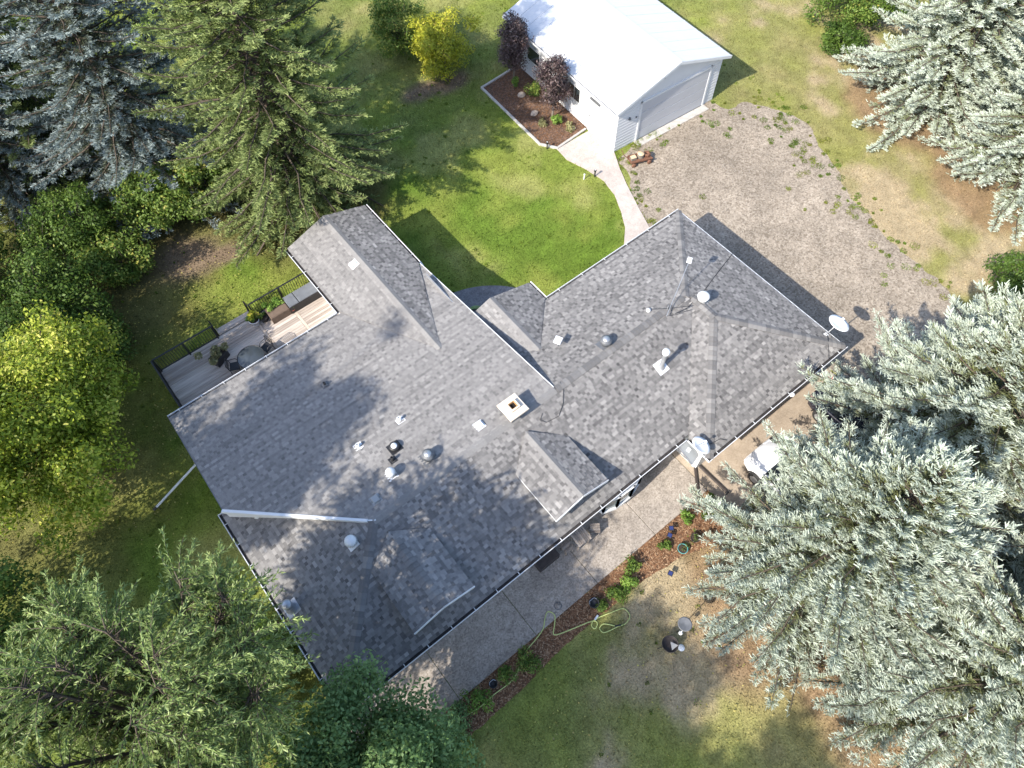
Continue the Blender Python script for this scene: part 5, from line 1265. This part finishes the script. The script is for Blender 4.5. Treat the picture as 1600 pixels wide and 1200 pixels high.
def spruce(name, label, loc, Ht, Rb, z0, nb, mat, seed, rz=0.0, also=(), droop=.0, dens=1.0, shoot=.2, sw=.034, shape=.8, sparse=0.0, group=None, tone_in=.22, tone_out=.9, hang=0.0, cat="spruce tree", bulge=0.0, twig=.9):
    r = np.random.default_rng(seed); t = thing(name, label, cat, loc, rz, group)
    Ps, Ds, Ws, Ts = [], [], [], []; LA, LB, la, lb = [], [], [], []
    ga = 2.39996; phi0 = r.uniform(0, 6.28)
    for i in range(nb):
        f = (i+.5)/nb; h = f**1.04                  # more branches low down
        zb = z0+(Ht-z0)*h
        prof = (1-h)**shape
        if bulge: prof = prof*(1-bulge*max(0, .16-h)/.16)
        L = Rb*prof*r.uniform(.66, 1.1)+.18
        if r.random() < sparse: L *= r.uniform(.45, .8)
        phi = phi0+i*ga+r.normal(0, .25)
        th = R(-12)+(R(50)+R(12))*h**1.3+r.normal(0, .07)-droop
        c2 = -.16*(1-h)-.02
        s = np.linspace(0, 1, 14); cp, sp_ = math.cos(phi), math.sin(phi)
        hor = L*s*math.cos(th); zz = zb+L*(math.sin(th)*s+c2*s**2*1.0+(.10+.08*(1-h))*s**4)
        wob = np.cumsum(r.normal(0, .02*L, 14)); wob -= wob[0]
        Q = np.stack([hor*cp-wob*sp_, hor*sp_+wob*cp, zz], 1)
        br = .012+.012*L
        w = br*(1-s*.85); jj_ = [0, 3, 6, 9, 13]; LA.append(Q[jj_[:-1]]); LB.append(Q[jj_[1:]]); la.append(w[jj_[:-1]]); lb.append(w[jj_[1:]])
        # twigs
        nt_ = max(4, int(2*dens*(L*.9)/.115)); st = .05+.95*r.random(nt_)**.6; st = np.clip(st, .1, 1.0)
        fi = st*13; i0 = np.minimum(fi.astype(int), 12); fr = (fi-i0)[:, None]
        B0 = Q[i0]*(1-fr)+Q[i0+1]*fr; tg = Q[i0+1]-Q[i0]; tg /= np.linalg.norm(tg, axis=1)[:, None]
        side = np.where(r.random(nt_) < .5, -1, 1); ang = side*(R(54)-R(18)*st+r.normal(0, .14, nt_))
        ca, sa = np.cos(ang), np.sin(ang)
        td = np.stack([tg[:, 0]*ca-tg[:, 1]*sa, tg[:, 0]*sa+tg[:, 1]*ca, tg[:, 2]*.6+r.normal(.02, .10, nt_)-hang], 1); td /= np.linalg.norm(td, axis=1)[:, None]
        tl = (min(.4*L, twig)*(1.02-st)**.7*np.clip(st/.15, .6, 1)+.09)*r.uniform(.7, 1.12, nt_)
        te = B0+td*tl[:, None]; hf = slice(0, nt_, 3); LA.append(B0[hf]); LB.append(te[hf]); la.append(np.full(len(B0[hf]), .009)); lb.append(np.full(len(B0[hf]), .004))
        ns = np.maximum(3, (tl/.041*dens).astype(int)); idx = np.repeat(np.arange(nt_), ns); m = len(idx)
        u = r.random(m)**.8
        P = B0[idx]+td[idx]*(tl[idx]*u)[:, None]+r.normal(0, .012, (m, 3))
        lat = np.cross(td[idx], np.array([0, 0, 1.])); lat /= (np.linalg.norm(lat, axis=1)[:, None]+1e-9)
        sd = np.where(r.random(m) < .5, -1, 1)[:, None]
        D = td[idx]*r.uniform(.5, 1.1, m)[:, None]+lat*sd*r.uniform(.15, .95, m)[:, None]+np.array([0, 0, 1.])*(r.uniform(-.15, .75, m)[:, None]-hang*1.2)
        D /= np.linalg.norm(D, axis=1)[:, None]; D *= (shoot*r.uniform(.6, 1.25, m))[:, None]
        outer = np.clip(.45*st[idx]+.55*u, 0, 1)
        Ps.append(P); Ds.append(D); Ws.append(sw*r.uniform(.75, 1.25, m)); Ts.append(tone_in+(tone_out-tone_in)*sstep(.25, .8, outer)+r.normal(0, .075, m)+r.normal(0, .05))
        # leader shoots along the branch tip
        k = max(4, int(L*3)); u = 1-r.random(k)*.35; fi = np.clip(u*13, 0, 12.99); i0 = fi.astype(int); P = Q[i0]+(Q[i0+1]-Q[i0])*(fi-i0)[:, None]
        D = (Q[-1]-Q[-3]); D = D/np.linalg.norm(D)+r.normal(0, .45, (k, 3)); D /= np.linalg.norm(D, axis=1)[:, None]; D *= (shoot*r.uniform(.8, 1.3, k))[:, None]
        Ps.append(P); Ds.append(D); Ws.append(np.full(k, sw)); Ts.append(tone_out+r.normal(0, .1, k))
    P, D, W_, T = np.concatenate(Ps), np.concatenate(Ds), np.concatenate(Ws), np.concatenate(Ts)
    k = keep(P, loc, 1, rz) & keep(P+D, loc, 1, rz) & (P[:, 2] > .05)
    for (l2, s2, r2) in also: k &= keep(P, l2, s2, r2) & keep(P+D, l2, s2, r2)
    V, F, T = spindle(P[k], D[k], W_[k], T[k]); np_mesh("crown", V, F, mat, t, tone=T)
    A, B, a, b = np.concatenate(LA), np.concatenate(LB), np.concatenate(la), np.concatenate(lb)
    k = keep(A, loc, 1, rz) & keep(B, loc, 1, rz)
    for (l2, s2, r2) in also: k &= keep(A, l2, s2, r2) & keep(B, l2, s2, r2)
    V, F = tubes_np(A[k], B[k], a[k], b[k]); np_mesh("branches", V, F, m_twig, t)
    zs = np.linspace(-.1, Ht, 12); wob = np.cumsum(r.normal(0, .03, (12, 2)), 0); wob -= wob[0]
    mb = MB(); mb.tube([(wob[i, 0], wob[i, 1], zs[i]) for i in range(12)], [max(.012, (.09+.014*Ht)*(1-z/(Ht*1.02))) for z in zs], 9); mb.build("trunk", m_bark, t)
    return t

FG = "blue spruces in a row beside the driveway"
RB, RC = 2.4, 4.4
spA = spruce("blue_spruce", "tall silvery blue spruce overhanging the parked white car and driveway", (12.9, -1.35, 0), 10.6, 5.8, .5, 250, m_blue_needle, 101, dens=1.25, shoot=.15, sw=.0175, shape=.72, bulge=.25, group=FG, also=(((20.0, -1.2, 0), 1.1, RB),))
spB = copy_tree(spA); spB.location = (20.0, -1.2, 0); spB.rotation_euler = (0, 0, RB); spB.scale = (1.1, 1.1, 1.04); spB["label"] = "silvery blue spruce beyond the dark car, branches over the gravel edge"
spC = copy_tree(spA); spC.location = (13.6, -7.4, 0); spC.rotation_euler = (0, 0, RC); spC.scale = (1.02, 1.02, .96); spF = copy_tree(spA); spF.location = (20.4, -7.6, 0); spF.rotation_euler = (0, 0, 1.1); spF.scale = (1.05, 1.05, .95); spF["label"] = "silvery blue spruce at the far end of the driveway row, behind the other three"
spC["label"] = "silvery blue spruce standing over the orange needle litter of the front lawn"
FG2 = "blue spruces beyond the gravel drive"
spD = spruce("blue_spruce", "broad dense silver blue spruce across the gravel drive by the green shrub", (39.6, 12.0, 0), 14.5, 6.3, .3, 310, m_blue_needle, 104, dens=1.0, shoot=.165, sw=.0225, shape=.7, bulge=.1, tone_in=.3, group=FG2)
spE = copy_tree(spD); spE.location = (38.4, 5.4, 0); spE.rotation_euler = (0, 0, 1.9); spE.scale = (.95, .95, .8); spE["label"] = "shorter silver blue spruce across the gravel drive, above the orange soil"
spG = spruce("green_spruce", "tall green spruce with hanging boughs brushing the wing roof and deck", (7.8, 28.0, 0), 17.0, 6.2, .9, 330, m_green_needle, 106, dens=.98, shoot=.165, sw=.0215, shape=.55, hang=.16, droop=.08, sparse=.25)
def respruce(loc, rz, k, label, mat=None, group=None):
    c = copy_tree(spG); c.location = loc; c.rotation_euler = (0, 0, rz); c.scale = k; c["label"] = label
    if group: c["group"] = group
    if mat:
        c.name = "blue_spruce"
        for ch in c.children:
            if ch.name.startswith("crown"): ch.material_slots[0].link = 'OBJECT'; ch.material_slots[0].material = mat
    return c
respruce((-.6, 38.8, 0), 2.6, (.8, .8, .78), "dim green spruce filling the wood edge between the two steel blue spruces")
respruce((2.6, 34.0, 0), 4.0, (.92, .92, .98), "steel blue spruce behind green shrubs, next to the tall green spruce", m_steel_needle, "steel blue spruces at the wood edge")
respruce((-3.6, 38.0, 0), 5.1, (.85, .85, .85), "steel blue spruce at the wood edge, farther from the tall green spruce", m_steel_needle, "steel blue spruces at the wood edge")

def leafy_tree(name, label, loc, crown_c, crown_r, nclump, clump_r, n, leaf, mat, seed, trunk_r=.16, tone0=.5, tonevar=.17, aspect=.5, cat="tree", bark=m_greybark, group=None, up=.5, shell=.25, fill=.55):
    r = np.random.default_rng(seed); t = thing(name, label, cat, loc, 0, group)
    d = r.normal(size=(nclump, 3)); d /= np.linalg.norm(d, axis=1)[:, None]; rad = (fill+(1-fill)*r.random(nclump))
    lump = 1+.22*np.sin(3*np.arctan2(d[:, 1], d[:, 0])+seed)+.12*np.sin(5*d[:, 2]*2+seed)
    C = np.array(crown_c)+d*rad[:, None]*np.array(crown_r)*lump[:, None]*.88
    C[:, 2] = np.maximum(C[:, 2], clump_r*.5)
    CR = clump_r*r.uniform(.6, 1.25, nclump)
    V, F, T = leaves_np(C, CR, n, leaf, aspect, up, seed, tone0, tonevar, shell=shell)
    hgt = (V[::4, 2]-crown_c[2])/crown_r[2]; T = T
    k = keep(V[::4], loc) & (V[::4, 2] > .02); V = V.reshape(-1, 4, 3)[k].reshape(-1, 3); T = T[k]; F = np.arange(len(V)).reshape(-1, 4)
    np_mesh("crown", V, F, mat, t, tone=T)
    mb = MB(); top = (crown_c[0]*.6, crown_c[1]*.6, crown_c[2]*.75)
    mb.tube([(0, 0, -.1), (crown_c[0]*.15+.05, crown_c[1]*.15, crown_c[2]*.35), top], [trunk_r*1.15, trunk_r*.85, trunk_r*.45], 9); mb.build("trunk", bark, t)
    sel = r.choice(nclump, min(nclump, 46), replace=False); S0 = np.array([(crown_c[0]*.2, crown_c[1]*.2, crown_c[2]*.45)])
    A, B, a, b = [], [], [], []
    for i in sel:
        q0 = S0[0]*(1-.3*r.random())+np.array(top)*.3*r.random(); mid = q0*.45+C[i]*.55+np.array([0, 0, .12*crown_r[2]]); A += [q0, mid]; B += [mid, C[i]]; a += [trunk_r*.3, trunk_r*.17]; b += [trunk_r*.17, .012]
        for _ in range(3): A.append(C[i]); B.append(C[i]+r.normal(0, CR[i]*.6, 3)); a.append(.012); b.append(.005)
    V, F = tubes_np(np.array(A), np.array(B), np.array(a), np.array(b)); np_mesh("branches", V, F, m_twig, t)
    return t

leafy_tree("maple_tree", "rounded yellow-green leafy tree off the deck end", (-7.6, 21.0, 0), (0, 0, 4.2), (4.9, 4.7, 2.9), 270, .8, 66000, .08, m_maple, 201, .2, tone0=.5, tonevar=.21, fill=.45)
leafy_tree("leafy_tree", "dark green leafy tree between the yellow-green tree and wood edge", (-5.6, 27.6, 0), (0, 0, 2.6), (2.8, 2.6, 2.0), 60, .8, 16000, .08, m_leaf, 202, .12, tone0=.4)
leafy_tree("leafy_shrub", "tall green shrub with yellowing tops below the steel blue spruce", (4.2, 30.6, 0), (0, 0, 2.2), (2.1, 2.0, 1.9), 50, .7, 14000, .075, m_leaf, 203, .08, tone0=.62, cat="shrub")
leafy_tree("leafy_shrub", "yellow flecked green shrub beside the tall green spruce", (1.4, 31.2, 0), (0, 0, 1.9), (2.0, 1.8, 1.7), 44, .7, 12000, .075, m_leaf, 204, .08, tone0=.58, cat="shrub")
leafy_tree("leafy_shrub", "green shrub at the wood edge where bare twigs show", (-2.2, 32.0, 0), (0, 0, 2.2), (2.6, 2.2, 2.0), 56, .75, 14000, .075, m_leaf, 205, .08, tone0=.45, cat="shrub")
leafy_tree("leafy_tree", "green tree at the far left of the wood edge", (-7.6, 33.2, 0), (0, 0, 3.2), (3.3, 3.0, 2.8), 70, .9, 16000, .085, m_leaf, 206, .12, tone0=.48)
leafy_tree("leafy_shrub", "low dark shrub shading the brown litter beside the yellow-green tree", (-4.2, 25.4, 0), (0, 0, 1.2), (1.8, 1.5, 1.1), 34, .6, 7000, .07, m_leaf, 207, .06, tone0=.35, cat="shrub")
leafy_tree("leafy_tree", "light green tree beyond the yellow-green tree at the wood edge", (-10.2, 28.3, 0), (0, 0, 3.4), (2.8, 2.8, 2.6), 60, .85, 13000, .085, m_maple, 208, .12, tone0=.35)
leafy_tree("leafy_tree", "dark green tree between the yellow-green tree and the willow", (-12.6, 15.6, 0), (0, 0, 3.2), (2.9, 2.9, 2.8), 60, .85, 15000, .08, m_leaf, 209, .13, tone0=.36)
leafy_tree("golden_shrub", "rounded golden yellow shrub on the back lawn", (19.9, 32.0, 0), (0, 0, 1.9), (2.0, 2.0, 1.8), 80, .58, 18000, .065, m_yellow, 210, .07, tone0=.5, cat="shrub")
leafy_tree("green_shrub", "olive green shrub crowding behind the golden shrub", (18.9, 35.0, 0), (0, 0, 2.0), (2.0, 2.0, 1.9), 70, .58, 14000, .065, m_leaf, 211, .07, tone0=.75, cat="shrub")
leafy_tree("purple_tree", "purple leaved columnar tree beside the shed window by the bed corner", (22.15, 28.3, 0), (0, 0, 2.8), (.9, .9, 1.9), 80, .4, 9500, .055, m_purple, 212, .06, tone0=.5, cat="tree")
leafy_tree("purple_tree", "purple leaved columnar tree beside the shed nearer the side door", (22.1, 24.7, 0), (0, 0, 2.6), (.85, .85, 1.85), 76, .4, 9000, .055, m_purple, 213, .06, tone0=.5, cat="tree")
leafy_tree("green_shrub", "large dark green shrub beyond the dry lawn next to the silver spruce", (42.2, 19.6, 0), (0, 0, 1.9), (2.7, 2.7, 1.9), 70, .75, 16000, .08, m_leaf, 214, .08, tone0=.5, cat="shrub")
leafy_tree("green_shrub", "small dark green rounded shrub at the end of the large shrub", (39.2, 18.3, 0), (0, 0, 1.0), (1.3, 1.3, 1.0), 30, .5, 7000, .07, m_leaf, 215, .06, tone0=.3, cat="shrub")
leafy_tree("green_shrub", "dark green shrub between gravel drive and the blue spruces", (30.6, 1.2, 0), (0, 0, 1.4), (1.7, 1.7, 1.3), 40, .6, 8000, .07, m_leaf, 216, .06, tone0=.3, cat="shrub")
leafy_tree("blue_green_tree", "blue-green leafy tree crowding the front-left roof corner", (-3.2, 2.9, 0), (0, 0, 4.7), (3.2, 2.7, 2.3), 140, .78, 50000, .07, m_bluegreen, 217, .12, tone0=.5)

leafy_tree("leafy_shrub", "pale green shrub among the dark ones at the wood edge", (-1.6, 29.4, 0), (0, 0, 1.4), (1.6, 1.5, 1.3), 34, .6, 8000, .07, m_leaf, 218, .06, tone0=.66, cat="shrub")
leafy_tree("leafy_tree", "mid green tree behind the low dark shrub and yellow-green tree", (-8.6, 29.6, 0), (0, 0, 2.8), (2.6, 2.4, 2.3), 56, .8, 13000, .08, m_leaf, 219, .1, tone0=.55)

leafy_tree("leafy_shrub", "dark green shrub under the willow beside the hip end eave", (-5.0, 9.0, 0), (0, 0, 1.3), (1.5, 2.2, 1.2), 36, .6, 8000, .07, m_leaf, 222, .06, tone0=.4, cat="shrub")
leafy_tree("leafy_shrub", "dark green shrub between willow trunk and blue-green tree", (-5.4, 4.6, 0), (0, 0, 1.6), (1.8, 1.8, 1.5), 36, .65, 8000, .07, m_leaf, 223, .06, tone0=.45, cat="shrub")

def willow(name, label, loc, Ht, Rw, ntw, seed):
    r = np.random.default_rng(seed); t = thing(name, label, "tree", loc)
    A, B, a, b = [], [], [], []; Ps, Ds, Ts = [], [], []
    nl = 26; limbs = []
    for i in range(nl):
        ph = i*2.4+r.normal(0, .3); e = r.uniform(.25, 1.0); L = Rw*r.uniform(.7, 1.0)
        pts = [np.array([0, 0, Ht*.16]), np.array([L*.35*math.cos(ph)*e, L*.35*math.sin(ph)*e, Ht*.45]), np.array([L*.7*math.cos(ph)*e, L*.7*math.sin(ph)*e, Ht*(.72+.1*r.random()*(1.2-e))]), np.array([L*math.cos(ph)*e, L*math.sin(ph)*e, Ht*(.8+.2*(1-e))])]
        limbs.append(pts)
        for k in range(3): A.append(pts[k]); B.append(pts[k+1]); a.append(.1*(1-k*.3)); b.append(.1*(1-(k+1)*.3)+.01)
    for i in range(ntw):
        pts = limbs[r.integers(nl)]; f = .8+2.2*r.random(); k = min(2, int(f)); o = pts[k]+(pts[k+1]-pts[k])*(f-k)
        ph = math.atan2(o[1], o[0])+r.normal(0, .9); L = r.uniform(.8, 1.9); s = np.linspace(0, 1, 8)
        up0 = r.uniform(.15, .9); hor = L*s*math.cos(up0*.8); zz = L*(math.sin(up0)*s-.45*s**2)
        Q = o+np.stack([hor*math.cos(ph), hor*math.sin(ph), zz], 1)
        A += list(Q[:-1]); B += list(Q[1:]); a += list(.014*(1-.8*s[:-1])+.003); b += list(.014*(1-.8*s[1:])+.003)
        m = int(L*52); u = .15+.85*r.random(m); fi = u*6.99; i0 = fi.astype(int); P = Q[i0]+(Q[i0+1]-Q[i0])*(fi-i0)[:, None]; tg = Q[i0+1]-Q[i0]; tg /= np.linalg.norm(tg, axis=1)[:, None]
        D = tg*.8+r.normal(0, .55, (m, 3))+np.array([0, 0, .05]); D /= np.linalg.norm(D, axis=1)[:, None]; Ps.append(P); Ds.append(D*r.uniform(.1, .19, m)[:, None]); Ts.append(.5+r.normal(0, .16)+r.normal(0, .15, m)+.15*(u-.5))
    P, D, T = np.concatenate(Ps), np.concatenate(Ds), np.concatenate(Ts); k = keep(P, loc) & keep(P+D, loc); P, D, T = P[k], D[k], T[k]; n = len(P)
    sd = np.cross(D, r.normal(size=(n, 3))); sd /= np.linalg.norm(sd, axis=1)[:, None]; sd *= .0165
    V = np.stack([P, P+D*.45+sd, P+D, P+D*.45-sd], 1).reshape(-1, 3); np_mesh("crown", V, np.arange(4*n).reshape(-1, 4), m_willow, t, tone=T)
    V, F = tubes_np(np.array(A), np.array(B), np.array(a), np.array(b)); np_mesh("branches", V, F, m_twig, t)
    mb = MB(); mb.tube([(0, 0, -.1), (.05, 0, Ht*.1), (0, .05, Ht*.2)], [.32, .25, .2], 10); mb.build("trunk", m_greybark, t)
willow("willow_tree", "large grey-green narrow leaved willow overhanging the house corner", (-6.5, 7.0, 0), 12.0, 4.7, 2700, 301)
# tall poplars standing just past the picture's edge: they throw the shade seen on roof and lawn
PG = "tall poplars west of the willow"
pop = leafy_tree("poplar_tree", "tall poplar west of the yellow-green tree, shading the roof near the deck", (-17.2, 13.7, 0), (0, 0, 13.6), (3.5, 3.5, 8.3), 150, 1.2, 26000, .165, m_leaf, 230, .25, tone0=.45, group=PG)
for (x, y, k, a, lb) in ((-17.2, -2.4, 1.0, 4.1, "tall poplar in line with the shaded front lawn"), (-16.6, -8.0, 1.02, 5.3, "southernmost tall poplar shading the front lawn edge")):
    c = copy_tree(pop); c.location = (x, y, 0); c.rotation_euler = (0, 0, a); c.scale = (k, k, k); c["label"] = lb
